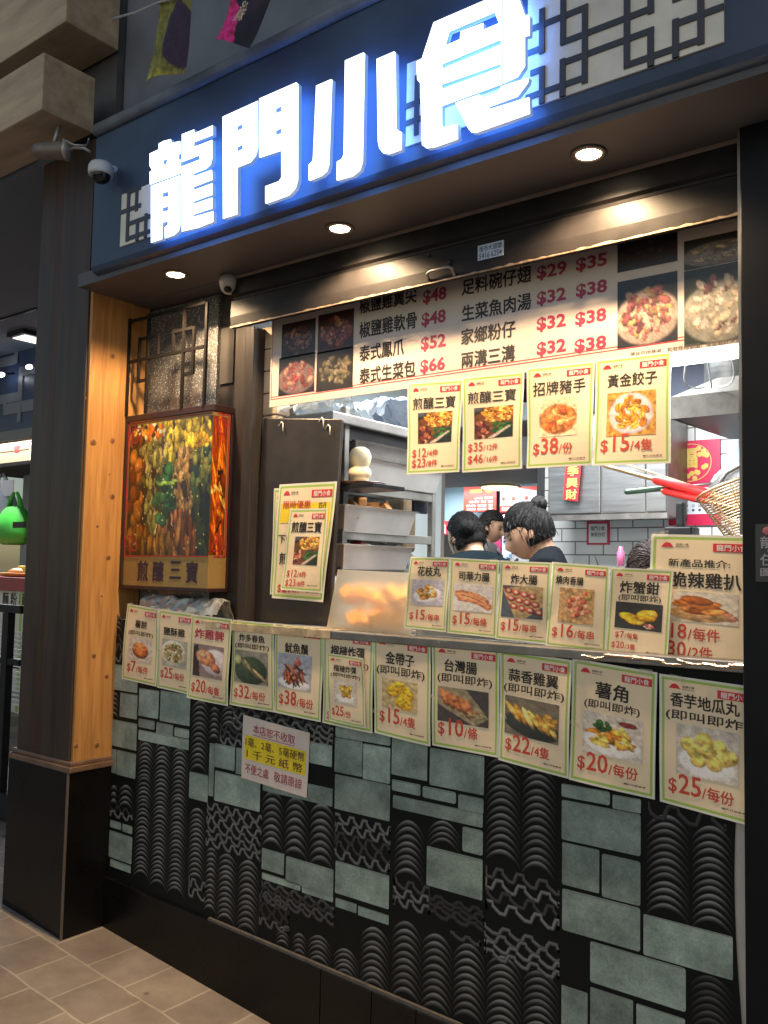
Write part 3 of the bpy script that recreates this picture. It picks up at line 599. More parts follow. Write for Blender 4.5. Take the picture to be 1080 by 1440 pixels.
# characters traced as outlines, cut from 45 mm thick acrylic
RA = lambda u, v: (200 + u / 8, 170 + v / 8)
RB = lambda u, v: (300 + u / 6.857, 100 + v / 6.857)
RC = lambda u, v: (425 + u / 7.2, 60 + v / 7.2)
RD = lambda u, v: (580 + u / 6, v / 6)
chars = [(RA, [[(82, 368), (185, 320), (185, 255), (240, 225), (322, 205), (330, 248), (420, 228), (428, 228), (430, 372), (412, 378), (412, 430), (435, 440), (435, 592), (95, 715), (85, 715), (82, 572), (110, 555), (82, 505)], [(235, 445), (285, 432), (270, 488), (245, 494)],
      [(98, 732), (428, 610), (428, 1180), (410, 1240), (360, 1285), (255, 1322), (250, 1200), (288, 1165), (288, 1128), (232, 1145), (225, 1330), (98, 1372)], [(232, 812), (292, 795), (292, 845), (232, 862)], [(232, 980), (292, 960), (290, 1008), (232, 1024)],
      [(445, 150), (585, 95), (585, 140), (795, 48), (795, 160), (585, 240), (582, 292), (788, 212), (790, 420), (770, 495), (720, 540), (580, 595), (580, 622), (785, 550), (792, 662), (580, 745), (580, 778), (790, 700), (790, 832), (580, 908), (580, 932), (790, 862), (790, 985), (580, 1055), (580, 1078), (800, 1015), (800, 1135), (640, 1200), (445, 1245), (443, 512), (648, 432), (645, 388), (445, 465)]]),
    (RB, [[(88, 440), (430, 285), (432, 740), (410, 820), (360, 880), (235, 930), (232, 1380), (92, 1425)], [(232, 535), (282, 510), (282, 552), (232, 575)], [(232, 735), (282, 708), (282, 752), (232, 778)],
      [(442, 265), (800, 108), (820, 130), (818, 1050), (795, 1130), (730, 1200), (510, 1280), (500, 1270), (500, 1110), (630, 1062), (655, 1025), (655, 768), (450, 835), (442, 825)], [(605, 365), (655, 338), (655, 385), (605, 408)], [(605, 578), (655, 550), (655, 598), (605, 620)]]),
    (RC, [[(140, 435), (290, 370), (305, 375), (275, 1230), (255, 1300), (200, 1350), (75, 1400), (63, 1385), (65, 1235), (100, 1200), (108, 1160)], [(432, 180), (622, 98), (636, 112), (615, 1200), (590, 1290), (520, 1350), (355, 1398), (346, 1385), (350, 1205), (400, 1175), (418, 1130)],
      [(752, 165), (930, 88), (946, 102), (955, 870), (972, 892), (1008, 905), (1008, 1085), (880, 1130), (820, 1120), (780, 1070), (765, 1000)]]),
    (RD, [[(178, 188), (612, 0), (750, -62), (752, 712), (250, 895), (250, 1055), (262, 1075), (382, 1045), (385, 1175), (200, 1240), (120, 1252), (80, 1222), (65, 700), (40, 672), (32, 520), (78, 495)], [(312, 268), (695, 105), (728, 195), (600, 250), (598, 192), (405, 265), (400, 330), (280, 382)], [(258, 540), (745, 335), (748, 378), (250, 582)], [(245, 715), (745, 540), (745, 568), (258, 752)],
      [(762, -68), (870, -105), (948, 130), (990, 132), (990, 300), (950, 310), (950, 560), (890, 650), (762, 708)], [(362, 868), (560, 797), (600, 825), (715, 785), (750, 725), (985, 655), (975, 700), (890, 815), (648, 905), (650, 920), (985, 820), (993, 960), (540, 1120), (500, 1118), (470, 1085)]])]
M_glow = mat('sign_acrylic', (.9, .95, 1), .4, emit=(.86, .94, 1.0), estr=1.5)
M_halo = mat('sign_bloom_backlight', (.2, .4, 1), .4, emit=(.12, .33, 1.0), estr=4.5)  # blue glow on the letter backs also stands in for lens bloom
M_rim = mat('sign_return', (.6, .7, .8), .4, emit=(.2, .45, 1.0), estr=.25)  # faint blue emission added on the sides, part of the imitated bloom
for ci, (R, polys) in enumerate(chars):
    cu = bpy.data.curves.new('sign_character', 'CURVE'); cu.dimensions = '2D'; cu.fill_mode = 'BOTH'; cu.extrude = .007
    for pl in polys:
        sp = cu.splines.new('POLY'); sp.points.add(len(pl) - 1); sp.use_cyclic_u = True
        for k, q in enumerate(pl):
            p = onY(*R(*q), yf - .050); sp.points[k].co = (p.x, p.z, 0, 1)
    o = bpy.data.objects.new('t', cu); COL.objects.link(o); dg = bpy.context.evaluated_depsgraph_get(); dg.update()
    me = bpy.data.meshes.new_from_object(o.evaluated_get(dg)); bpy.data.objects.remove(o)
    me.transform(Matrix(((1, 0, 0, 0), (0, 0, -1, yf - .043), (0, 1, 0, 0), (0, 0, 0, 1))))
    me.materials.clear()
    for m in (M_glow, M_halo, M_rim): me.materials.append(m)
    for p in me.polygons: p.material_index = 0 if p.normal.y < -.5 else 1 if p.normal.y > .5 else 2
    meshobj('sign_character', me, sign)

# ---- downlights
def downlight(px, py, label, power):
    p = onZ(px, py, zs); t = thing('downlight', label, 'downlight', (p.x, p.y, zs), 'downlights in the soffit')
    mb = MB(); mb.lathe([(.030, 0), (.043, -.001), (.045, -.004), (.036, -.007), (.031, -.004), (.0305, .0)], (p.x, p.y, zs), 24); mb.build('trim_ring', mat('ring_metal', (.3, .27, .24), .3, .8), t, smooth=True)
    mb = MB(); mb.lathe([(.0300, -.0045), (.02, -.006), (.001, -.0065)], (p.x, p.y, zs), 20); mb.build('lens', mat('lamp_warm', (1, .9, .7), .4, emit=(1, .80, .55), estr=22), t, smooth=True)
    l = bpy.data.lights.new('downlight_lamp', 'SPOT'); l.energy = power; l.color = (1.0, .70, .40); l.spot_size = math.radians(142); l.spot_blend = .45; l.shadow_soft_size = .028
    lo = bpy.data.objects.new('downlight_lamp', l); COL.objects.link(lo); lo.parent = t; lo.location = (0, 0, -.012)
downlight(247, 385, 'warm downlight over the granite panel beside the column', 42)
downlight(478, 320, 'warm downlight in the soffit below the second glowing sign character', 46)
downlight(828, 215, 'warm downlight in the soffit below the grey lattice panel', 46)

# ---- roller shutter
sh = thing('roller_shutter', 'half raised dark metal roller shutter with scuffed bottom rail above the menu banner', 'roller shutter', (-1.4, .05, 2.4))
M_shut = mat('shutter_paint', (.015, .013, .013), .5, .0, spec=.2, var=.35, scale=9, bump=.05)
xs0 = -2.345; xs1 = XR
mb = MB(); prof = [(.004, 2.578), (.0, 2.52), (.009, 2.512), (.010, 2.505), (.001, 2.498), (-.002, 2.44), (.001, 2.408), (.006, 2.402), (.02, 2.402), (.02, 2.578)]
n_ = len(prof); vs = [(xs0, a, b) for a, b in prof] + [(xs1, a, b) for a, b in prof]
mb.add(vs, [tuple(range(n_)), tuple(range(2 * n_ - 1, n_ - 1, -1))] + [(i, (i + 1) % n_, (i + 1) % n_ + n_, i + n_) for i in range(n_)]); mb.build('curtain', M_shut, sh)
rr = random.Random(5); top = [(xs0 + (xs1 - xs0) * i / 90, 2.4045 + rr.uniform(0, 1) ** 3 * .004) for i in range(91)]
mb = MB(); mb.prism([(xs0, 2.4005), (xs1, 2.4005)] + top[::-1], -.0025, .0012)
mb.build('worn_edge', mat('bare_metal', (.22, .16, .11), .5, .4, var=.5, scale=50), sh)
mb = MB(); a, b = onY(607, 375, .01), onY(642, 367, .01)
mb.tube([(a.x, .0, 2.408), (a.x, -.014, 2.426), (a.x + .012, -.016, 2.432), (b.x - .01, -.016, 2.432), (b.x, -.014, 2.426), (b.x, .0, 2.408)], .0045, 8); mb.build('pull_handle', M_steel2, sh, smooth=True)
mb = MB()
for px, py, r in ((637, 371, .009), (607, 361, .005), (606, 381, .004)):
    p = onY(px, py, .012); mb.ell((p.x, -.001, p.z), (r, r * .7, r), 10, 6)
mb.build('rivet', M_shut, sh, smooth=True)
a, b, c = onY(672, 346, -.005), onY(708, 338, -.005), onY(671, 367, -.005)
mb = MB(); mb.box(a.x, b.x, -.005, -.002, c.z, a.z); st = mb.build('shutter_label', mat('label_blue_grey', (.42, .5, .62), .5, var=.2, scale=90)); tag(st, 'small pale blue printed label stuck on the roller shutter', 'label')
mb = MB(); fn = lambda u, v, d: Vector((a.x + (b.x - a.x) * u, -.0052 - d, a.z + (c.z - a.z) * v)); put_text(mb, '街市大道號', fn, .06, .08, .94, .46, .0002, bold=.01); put_text(mb, '5416 6254', fn, .06, .55, .94, .93, .0002, bold=.01); mb.build('label_lettering', mat('ink_navy', (.04, .05, .1), .5), st)

# ---- right door post with notice
post = thing('door_post', 'dark navy post at the right edge of the serving hatch', 'door post', (-.4, .05, -.1))
mb = MB(); mb.box(XR, .5, -.04, .4, -.15, zs - .001); mb.build('post_board', mat('post_navy', (.004, .005, .008), .42, var=.3, scale=4, spec=.2), post, bevel=.003)
mb = MB(); mb.box(XR - .008, XR - .0005, -.03, .1, 1.65, zs - .002); mb.build('edge_strip', M_steel2, post)
p0, p1 = onY(1062, 737, -.045), onY(1062, 818, -.045)
nb = MB(); nb.box(p0.x, p0.x + .13, -.0445, -.0405, p1.z, p0.z); no = nb.build('wall_notice', mat('notice_dark', (.035, .037, .042), .4)); tag(no, 'dark notice with pale characters fixed on the navy post', 'notice')
mb = MB(); fn = lambda u, v, d: Vector((p0.x + .13 * u, -.0447 - d, p0.z + (p1.z - p0.z) * v))
put_text(mb, '龍門', fn, .08, .22, .62, .42, .0003, 0); put_text(mb, '任何', fn, .08, .52, .55, .72, .0003, 0); put_text(mb, '圖片', fn, .08, .76, .5, .9, .0003, 0); put_text(mb, '一', fn, .2, .45, .6, .48, .0003, 0); mb.build('notice_lettering', mat('ink_pale', (.35, .35, .36), .5), no)
mb = MB(); fn2 = fn(.2, .12, .0004); mb.ell(fn2, (.011, .0006, .009), 12, 6); mb.build('notice_emblem', mat('emblem_pink', (.45, .12, .16), .5), no)

# ================================================================== MENU CARDS
M_paper = mat('card_laminate_white', (.74, .72, .62), .3, coat=.25)
M_green = mat('card_green', (.34, .52, .10), .35, coat=.25)
M_creamp = mat('card_cream', (.85, .69, .47), .34, coat=.25, var=.05, scale=5)
M_photo = mat('printed_photo', (1, 1, 1), .32, attr='Col', coat=.25)
M_ink = mat('ink_black', (.02, .016, .014), .5)
M_red = mat('ink_red', (.55, .06, .035), .5)
M_maroon = mat('ink_maroon', (.32, .03, .07), .5)
M_badge = mat('badge_red', (.62, .03, .045), .4)
M_whitei = mat('ink_white', (.85, .78, .72), .5)
M_grey = mat('ink_grey', (.13, .1, .08), .5)
M_ctape = mat('clear_tape', (.75, .68, .55), .16, alpha=.32, coat=.6, bump=.25, bscale=60, scale=9)
def card(label, group, corners, y, title, pic, prices, sub=None, tcol=None, seed=1, bold=.02, trect=None, pk=(.17, .40, .86, .74), bend=.0045, tilt=0., pv=None, full=True, head=None, ribbon=None, name='menu_card'):
    TL, TR, BR, BL = [onY(px, py, y) for px, py in corners]
    if full:                                   # true paper: straight, A4-like, right way up, keeping the hung tilt
        pass
    rs = np.random.RandomState(seed); ph, f1, f2 = rs.uniform(0, 6.28), rs.uniform(2, 4.5), rs.uniform(1.5, 3.5)
    def fn(u, v, d=0.):
        p = TL * (1 - u) * (1 - v) + TR * u * (1 - v) + BR * u * v + BL * (1 - u) * v
        wv = bend * (math.sin(f1 * u + f2 * v + ph) * .6 + .5 * math.sin(f2 * 2 * v + ph * 2) * (u - .5) * 2) - tilt * (1 - v) - bend
        return Vector((p.x, p.y + wv - d, p.z))
    wd = (TR - TL).length; ht = (BL - TL).length; asp = ht / wd
    us = [0, .026, .054] + [.054 + .892 * i / 8 for i in range(1, 8)] + [.946, .974, 1]
    vs_ = [0, .018, .038] + [.038 + .924 * i / 10 for i in range(1, 10)] + [.962, .982, 1]
    vv = [fn(u, v) for v in vs_ for u in us] + [fn(u, v, -.0012) for v in vs_ for u in us]
    n, m = len(us), len(vs_); ff, mi = [], []
    for j in range(m - 1):
        for i in range(n - 1):
            uc, vc = (us[i] + us[i + 1]) / 2, (vs_[j] + vs_[j + 1]) / 2
            k = 0 if (uc < .026 or uc > .974 or vc < .018 or vc > .982) else 1 if (uc < .054 or uc > .946 or vc < .038 or vc > .962) else 2
            ff.append((j * n + i, (j + 1) * n + i, (j + 1) * n + i + 1, j * n + i + 1)); mi.append(k)
            ff.append(tuple(n * m + q for q in ff[-1][::-1])); mi.append(0)
    edge = [i for i in range(n)] + [j * n + n - 1 for j in range(1, m)] + [(m - 1) * n + i for i in range(n - 2, -1, -1)] + [j * n for j in range(m - 2, 0, -1)]
    for a, b in zip(edge, edge[1:] + edge[:1]): ff.append((a, b, b + n * m, a + n * m)); mi.append(0)
    mb = MB(); mb.add(vv, ff, mi)
    o = mb.build(name, [M_paper, M_green, M_creamp]); tag(o, label, 'menu card', group)
    # badge, emblem, small print
    b = MB(); b.grid(lambda a, c: fn(.60 + .345 * a, .062 + .062 * c, .0008), 4, 1); bo = b.build('brand_badge', M_badge, o)
    b = MB(); put_text(b, '龍門小食', fn, .635, .07, .915, .116, .0012, 0, .012); b.build('badge_lettering', M_whitei, bo)
    b = MB(); q = [(.10, .098), (.135, .066), (.165, .060), (.195, .068), (.225, .098)]; b.add([fn(u, v, .0008) for u, v in q], [tuple(range(len(q)))[::-1]])
    lg = b.build('emblem', M_badge, o)
    b = MB(); put_text(b, '金牌小食', fn, .245, .066, .37, .084, .0009, 0, .01); put_text(b, 'kitchen', fn, .245, .09, .37, .099, .0009, 0, .01); b.build('emblem_lettering', M_grey, o)
    b = MB(); put_text(b, '圖片只供參考', fn, .66, .918, .9, .932, .0009, 0, .02); b.build('footnote', M_grey, o)
    if ribbon:
        b = MB(); b.grid(lambda a, c: fn(.075 + .855 * a, .17 + .17 * c, .0009), 6, 2); ro = b.build('yellow_band', mat('band_yellow', (.85, .62, .02), .35, coat=.2), o)
        b = MB(); put_text(b, ribbon, fn, .12, .15, .60, .215, .0014, 0, .012); b.build('band_lettering', M_red, ro)
        b = MB(); put_text(b, '四月', fn, .74, .17, .86, .22, .0014, 0, .01); b.build('band_date', M_ink, ro)
    if head:
        b = MB(); put_text(b, head, fn, .18, .185, .76, .245, .0010, 0, .012); b.build('heading', M_ink, o)
    if title:
        r = trect or (.5 - .11 * len(title) * .93, .2, .5 + .11 * len(title) * .93, .29)
        b = MB(); put_text(b, title, fn, *r, .0010, 0, bold); b.build('title', tcol or M_ink, o)
    if sub:
        b = MB(); put_text(b, sub[0], fn, *sub[1], .0010, 0, .012); b.build('subtitle', M_ink, o)
    if pic:
        b = MB(); put_pic(b, food(pic, seed), fn, pk[0], pk[1], pk[2], pk[3], .0007); b.build('food_photo', M_photo, o, colors=True)
    if name == 'menu_card' and seed < 20:
        for k, (u, v, du, dv) in enumerate(((rs.uniform(.0, .12), -.012, .16, .05), (rs.uniform(.8, .9), -.010, .15, .045), (rs.choice((-.03, .9)), rs.uniform(.5, .8), .13, .035))):
            if rs.rand() < .75:
                b = MB(); sk = rs.uniform(-.02, .02); b.grid(lambda a, c: fn(u + du * a + sk * c, v + dv * c + sk * a, .0022 + .0008 * math.sin(9 * a)), 4, 2); b.build('tape', M_ctape, o)
    b = MB()
    for k, (num, unit, vb, sz) in enumerate(prices):
        vb += .012 if len(prices) == 1 else 0
        u = put_line(b, '$', fn, .09 + (0 if len(num) > 1 else .05), vb, sz * .80, .0010, asp, 0, .012)
        u = put_line(b, num, fn, u + .012, vb, sz * (1.16 if len(prices) == 1 else .92), .0010, asp, 0, .012, .92)
        u = put_line(b, '/', fn, u + .01, vb, sz * .62, .0010, asp, 0, .01)
        put_line(b, unit, fn, u + .005, vb - .005, sz * (.58 if len(num + unit) < 5 else .52), .0010, asp, 0, .014)
    b.build('price', M_red, o)
    return o
NOW = '(即叫即炸)'
C_ = lambda R, *q: [R(q[i], q[i + 1]) for i in range(0, 8, 2)]
S1 = lambda u, v: (150 + u / 4.909, 830 + v / 4.909)
S2 = lambda u, v: (320 + u / 4.909, 850 + v / 4.909)
S3 = lambda u, v: (520 + u / 3.724, 880 + v / 3.724)
S4 = lambda u, v: (790 + u / 3.724, 920 + v / 3.724)
S5 = lambda u, v: (560 + u / 4.909, 780 + v / 4.909)
S6 = lambda u, v: (760 + u / 3.375, 740 + v / 3.375)
S7 = lambda u, v: (560 + u / 5.4, 500 + v / 5.4)
S8 = lambda u, v: (740 + u / 5.143, 490 + v / 5.143)
S9 = lambda u, v: (380 + u / 4.236, 540 + v / 4.236)
GL, GU, GH = 'menu cards along the counter front', 'menu cards standing on the countertop', 'menu cards hanging from the banner'
YL = -.012
card('narrow menu card with an orange hash brown priced $7', GL, C_(S1, 147, 92, 367, 130, 347, 665, 110, 610), YL, '薯餅', 'hash', [('7', '每件', .86, .26)], (NOW, (.14, .33, .86, .40)), seed=2, trect=(.32, .19, .68, .29), pk=(.18, .42, .85, .72), bend=.004)
card('menu card with a pile of popcorn chicken priced $25, half covered on its right', GL, C_(S1, 372, 131, 600, 165, 580, 722, 354, 671), YL + .003, '鹽酥雞', 'popcorn', [('25', '每份', .84, .25)], seed=3, trect=(.18, .21, .78, .31), pk=(.14, .36, .86, .70), bend=.004)
card('menu card with red title and a fried chicken leg priced $20', GL, C_(S1, 592, 165, 868, 200, 840, 800, 558, 740), YL - .008, '炸雞髀', 'leg', [('20', '每隻', .89, .25)], tcol=mat('ink_crimson', (.42, .03, .06), .5), seed=4, trect=(.12, .16, .84, .27), pk=(.10, .34, .86, .72), bend=.004)
card('menu card with a pan of fried smelt fish priced $32', GL, C_(S2, 38, 105, 330, 130, 325, 745, 22, 690), YL, '炸多春魚', 'fish', [('32', '每份', .88, .25)], (NOW, (.08, .26, .90, .33)), seed=5, trect=(.18, .155, .80, .24), pk=(.08, .345, .88, .72))
card('menu card with a heap of fried squid tentacles priced $38', GL, C_(S2, 335, 130, 665, 165, 655, 810, 325, 745), YL + .001, '魷魚鬚', 'squid', [('38', '每份', .87, .26)], seed=6, trect=(.22, .20, .70, .31), pk=(.07, .32, .78, .70))
card('larger menu card partly hidden behind a smaller durian bomb card', GL, C_(S2, 668, 170, 1015, 200, 1005, 890, 658, 815), YL, '榴槤炸彈', None, [('25', '份', .93, .2)], (NOW, (.12, .31, .92, .38)), seed=7, trect=(.16, .16, .84, .28))
card('smaller menu card with golden durian balls priced $25 stuck over another card', GL, C_(S2, 690, 335, 947, 370, 960, 855, 700, 800), YL - .009, '榴槤炸彈', 'durian', [('25', '份', .88, .24)], (NOW, (.10, .27, .90, .335)), seed=8, trect=(.18, .155, .80, .25), pk=(.18, .37, .80, .70))
card('menu card with yellow fried scallops priced $15 for four', GL, C_(S3, 25, 40, 322, 80, 325, 630, 25, 560), YL, '金帶子', 'scallop', [('15', '4隻', .85, .26)], (NOW, (.06, .30, .90, .40)), seed=9, trect=(.22, .16, .72, .28), pk=(.15, .43, .78, .72))
card('menu card with a tray of sliced sausages priced $10', GL, C_(S3, 330, 80, 684, 120, 676, 690, 330, 625), YL + .001, '台灣腸', 'taiwan', [('10', '條', .86, .26)], (NOW, (.09, .29, .90, .385)), seed=10, trect=(.2, .155, .68, .27), pk=(.09, .42, .85, .75))
card('menu card with garlic chicken wings priced $22 for four', GL, C_(S3, 685, 125, 1062, 180, 1045, 800, 680, 700), YL, '蒜香雞翼', 'wing', [('22', '4隻', .87, .25)], (NOW, (.06, .285, .92, .375)), seed=11, trect=(.13, .155, .83, .265), pk=(.08, .40, .86, .74))
card('menu card with potato wedges on a plate priced $20', GL, C_(S4, 60, 20, 505, 95, 490, 760, 40, 655), YL + .001, '薯角', 'wedge', [('20', '每份', .87, .25)], (NOW, (.16, .305, .82, .385)), seed=12, trect=(.29, .155, .68, .285), pk=(.15, .41, .86, .745))
card('menu card with pale yellow taro balls priced $25, touching the navy post', GL, [S4(515, 100), (1068, 967), (1064, 1163), S4(515, 770)], YL, '香芋地瓜丸', 'yam', [('25', '每份', .88, .24)], (NOW, (.07, .26, .91, .345)), seed=13, trect=(.12, .13, .82, .235), pk=(.18, .36, .82, .745))
YU = .045
card('menu card with skewered cuttlefish balls priced $15 and a peeling taped corner', GU, C_(S5, 95, 15, 357, 20, 337, 535, 45, 505), YU, '花枝丸', 'balls', [('15', '每串', .85, .26)], seed=14, trect=(.24, .13, .80, .26), pk=(.12, .31, .90, .66))
card('menu card with two pink sausages on white priced $15', GU, C_(S5, 365, 20, 702, 40, 676, 575, 345, 540), YU + .001, '司華力腸', 'sausage', [('15', '每條', .85, .25)], seed=15, trect=(.20, .17, .82, .285), pk=(.10, .33, .90, .69))
card('menu card with rows of sliced sausage rolls priced $15', GU, C_(S5, 705, 40, 1065, 55, 1040, 620, 680, 580), YU, '炸大腸', 'roll', [('15', '每串', .86, .24)], seed=16, trect=(.24, .165, .76, .285), pk=(.08, .31, .88, .71))
card('menu card with grilled sausage skewers priced $16', GU, C_(S6, 55, 170, 336, 190, 311, 600, 30, 565), YU + .001, '燒肉香腸', 'skewer', [('16', '每串', .86, .25)], seed=17, trect=(.10, .155, .58, .25), pk=(.18, .29, .78, .70))
card('menu card with fried crab claws priced $7 and $20', GU, C_(S6, 340, 195, 632, 208, 605, 645, 310, 600), YU, '炸蟹鉗', 'claw', [('7', '每隻', .80, .16), ('20', '3隻', .92, .16)], (NOW, (.16, .30, .84, .38)), seed=18, trect=(.18, .15, .80, .285), pk=(.12, .39, .88, .69))
card('large menu card with chicken steaks priced $18 and $30 behind the crab claw card', GU, [(917, 751), (1066, 754), (1066, 951), (909, 930)], YU + .018, '炸脆辣雞扒', 'steak', [('18', '每件', .79, .22), ('30', '2件', .925, .22)], seed=19, trect=(.04, .285, .86, .40), pk=(.14, .43, .84, .66), head='新產品推介:')
YH = .088
card('hanging menu card with fried stuffed vegetables priced $12 and $23', GH, C_(S7, 85, 215, 492, 178, 470, 885, 72, 905), YH, '煎釀三寶', 'trio', [('12', '4件', .815, .21), ('23', '8件', .925, .21)], seed=20, trect=(.11, .17, .88, .30), pk=(.20, .335, .84, .67), bold=.008)
card('hanging menu card with fried stuffed vegetables priced $35 and $46', GH, C_(S7, 500, 172, 955, 120, 945, 860, 492, 890), YH + .001, '煎釀三寶', 'trio', [('35', '12件', .785, .20), ('46', '16件', .91, .20)], seed=20, trect=(.10, .165, .88, .29), pk=(.20, .335, .85, .66), bold=.008)
card('hanging menu card with braised pork trotter priced $38', GH, C_(S8, 10, 145, 498, 90, 485, 845, 8, 870), YH, '招牌豬手', 'trotter', [('38', '份', .855, .27)], seed=21, trect=(.10, .155, .88, .29), pk=(.19, .33, .77, .70), bold=.008)
card('hanging menu card with a plate of golden dumplings priced $15, rightmost under the banner', GH, C_(S8, 505, 85, 1055, 25, 1045, 830, 490, 850), YH + .001, '黃金餃子', 'dumpling', [('15', '4隻', .86, .27)], seed=22, trect=(.17, .155, .83, .275), pk=(.17, .33, .82, .735), bold=.008)

# ---- board with cards at the left of the hatch
bd = MB(); a, b, c = onY(380, 588, .13), onY(484, 590, .13), onY(468, 866, .13)
bd.prism([(onY(357, 880, .13).x, 1.364), (c.x, 1.364), (b.x, b.z), (a.x - .02, a.z)], .115, .13)
bo = bd.build('side_board', mat('board_brown_black', (.028, .022, .019), .35, var=.4, scale=6, bump=.05), bevel=.003); tag(bo, 'dark board hung with cable ties at the left side of the hatch', 'board')
mb = MB()
for px, py in ((399, 596), (456, 590), (465, 600)):
    p = onY(px, py, .113); mb.tube([(p.x - .03, .118, p.z - .008), (p.x - .008, .11, p.z + .008), (p.x, .109, p.z), (p.x + .001, .108, p.z - .028)], .0022, 6)
mb.build('cable_tie', mat('tie_white', (.7, .68, .62), .4), bo, smooth=True)
GB = 'menu cards on the side board'
card('plain card edge sticking out behind the yellow banded offer card', GB, [(388, 687), (440, 686), (432, 828), (381, 836)], .108, None, None, [('12', '4件', .9, .2)], seed=30)
card('offer menu card with a yellow band behind a smaller card on the dark board', GB, C_(S9, 62, 600, 398, 580, 322, 1300, 15, 1275), .102, '煎釀', None, [('21', '8件', .93, .18)], ('下午茶', (.06, .44, .5, .52)), seed=23, trect=(.1, .60, .42, .70), ribbon='限時優惠')
card('small menu card with fried stuffed vegetables stuck over the yellow banded card', GB, C_(S9, 125, 745, 348, 740, 310, 1245, 68, 1225), .094, '煎釀三寶', 'trio', [('12', '4件', .83, .22), ('23', '8件', .945, .22)], seed=24, trect=(.10, .16, .88, .29), pk=(.22, .34, .86, .68))

# ---- handwritten notice
TL, TR, BR, BL = [onY(px, py, -.007) for px, py in ((342.4, 1005), (435.7, 1030.5), (431, 1122), (339.4, 1093.4))]
def nf(u, v, d=0.):
    p = TL * (1 - u) * (1 - v) + TR * u * (1 - v) + BR * u * v + BL * (1 - u) * v
    return Vector((p.x, p.y - d - .004 * math.sin(3 * u + 2 * v) * (1 - v) , p.z))
mb = MB(); mb.grid(nf, 8, 8); mb.grid(lambda u, v: nf(1 - u, v, -.0008), 8, 8); no = mb.build('notice', mat('paper_pinkish', (.66, .58, .53), .5, var=.06)); tag(no, 'white paper notice with yellow highlighted handwriting taped on the tile wallpaper', 'notice')
mb = MB(); mb.grid(lambda a, b: nf(.04 + .92 * a, .30 + .38 * b, .0004), 6, 3); mb.build('highlight', mat('highlighter', (.75, .6, .02), .5, var=.12, scale=30), no)
mb = MB(); put_text(mb, '本店恕不收取', nf, .17, .10, .80, .245, .0008, 0, .006); mb.grid(lambda a, b: nf(.17 + .63 * a, .265 + .01 * b, .0008), 6, 1); put_text(mb, '不便之處', nf, .06, .745, .43, .90, .0008, 0, .006); put_text(mb, '敬請原諒', nf, .51, .745, .92, .90, .0008, 0, .006); mb.build('handwriting', M_maroon, no)
mb = MB(); put_text(mb, '1毫、2毫、5毫硬幣', nf, .06, .33, .94, .47, .0008, 0, .008); put_text(mb, '1 千 元 紙 幣', nf, .08, .51, .92, .65, .0008, 0, .008); mb.build('highlighted_handwriting', mat('ink_brown', (.10, .025, .02), .5), no)

# ---- menu banner behind the shutter
YB = .10
xb0, xb1 = onY(379, 568, YB).x, XR + .1
zb0 = (onY(382, 568, YB).z + onY(1052, 487, YB).z) / 2
fnb = lambda u, v, d=0.: Vector((u, YB - d, v))
mb = MB(); mb.box(xb0, xb1, YB, YB + .006, zb0, 2.55); ban = mb.build('menu_banner', mat('banner_cream', (.58, .50, .43), .45, var=.05)); tag(ban, 'wide cream menu banner with black dishes and maroon prices behind the roller shutter', 'menu banner')
mb = MB()
for dz in (.026, .034): mb.box(xb0 + .006, xb1, YB - .0006, YB - .0002, zb0 + dz, zb0 + dz + .0022)
mb.box(xb0 + .006, xb0 + .0082, YB - .0006, YB - .0002, zb0 + .028, 2.5); mb.build('red_rules', M_badge, ban)
def pxt(mb, body, x0, y0, x1, y1, hpx, bold):
    a, b = onY(x0, y0, YB), onY(x1, y1, YB); h = (onY(x0, y0 - hpx / 2, YB) - onY(x0, y0 + hpx / 2, YB)).z; zc = (a.z + b.z) / 2
    put_text(mb, body, fnb, a.x, zc + h / 2, b.x, zc - h / 2, .0008, 0, bold)
for t, x0, y0, x1, y1 in (('椒鹽雞翼尖', 506, 433, 586, 411), ('椒鹽雞軟骨', 506, 464, 586, 450), ('泰式鳳爪', 506, 497, 568, 488), ('泰式生菜包', 506, 528, 584, 519), ('足料碗仔翅', 650, 405, 747, 384), ('生菜魚肉湯', 650, 440, 747, 424), ('家鄉粉仔', 649, 473, 725, 463), ('兩溝三溝', 649, 506, 724, 497)): ti = MB(); pxt(ti, t, x0, y0, x1, y1, 22, .02); ti.build('dish_name', M_ink, ban)
for t, x0, y0, x1, y1 in (('$48', 595, 419, 628, 413), ('$48', 593, 450, 627, 446), ('$52', 592, 484, 627, 480), ('$66', 591, 516, 626, 512), ('$29', 755, 384, 797, 378), ('$35', 810, 373, 854, 366), ('$32', 755, 420, 796, 415), ('$38', 810, 409, 854, 404), ('$32', 755, 456, 796, 452), ('$38', 809, 449, 853, 444), ('$32', 755, 491, 796, 487), ('$38', 808, 487, 853, 482)): pr = MB(); pxt(pr, t, x0, y0, x1, y1, 21, .03); pr.build('price', M_maroon, ban)
mb = MB(); pxt(mb, '圖片只供參考，如有任何爭議，保留最終決定權', 887, 498, 1050, 478, 7, .01); mb.build('small_print', M_grey, ban)
def dish(seed, bg, cols, n, plate):
    p = Pic(48, 44, bg, seed)
    if plate: p.ell(.5, .6, .56, .42, 0, plate, .1, .05)
    p.blobs(n, .5, .52, .42, .36, .10, .055, 0, 3.1, cols, .6, .25); p.blobs(n, .5, .55, .42, .34, .05, .03, 0, 3.1, cols, .6, .3); p.a = (p.a * .66 + p.a.mean(2, keepdims=True) * .10) * np.array((1, .95, .93)); return p.grain(.06)  # shade on the banner put into the picture colours, darkened and dulled
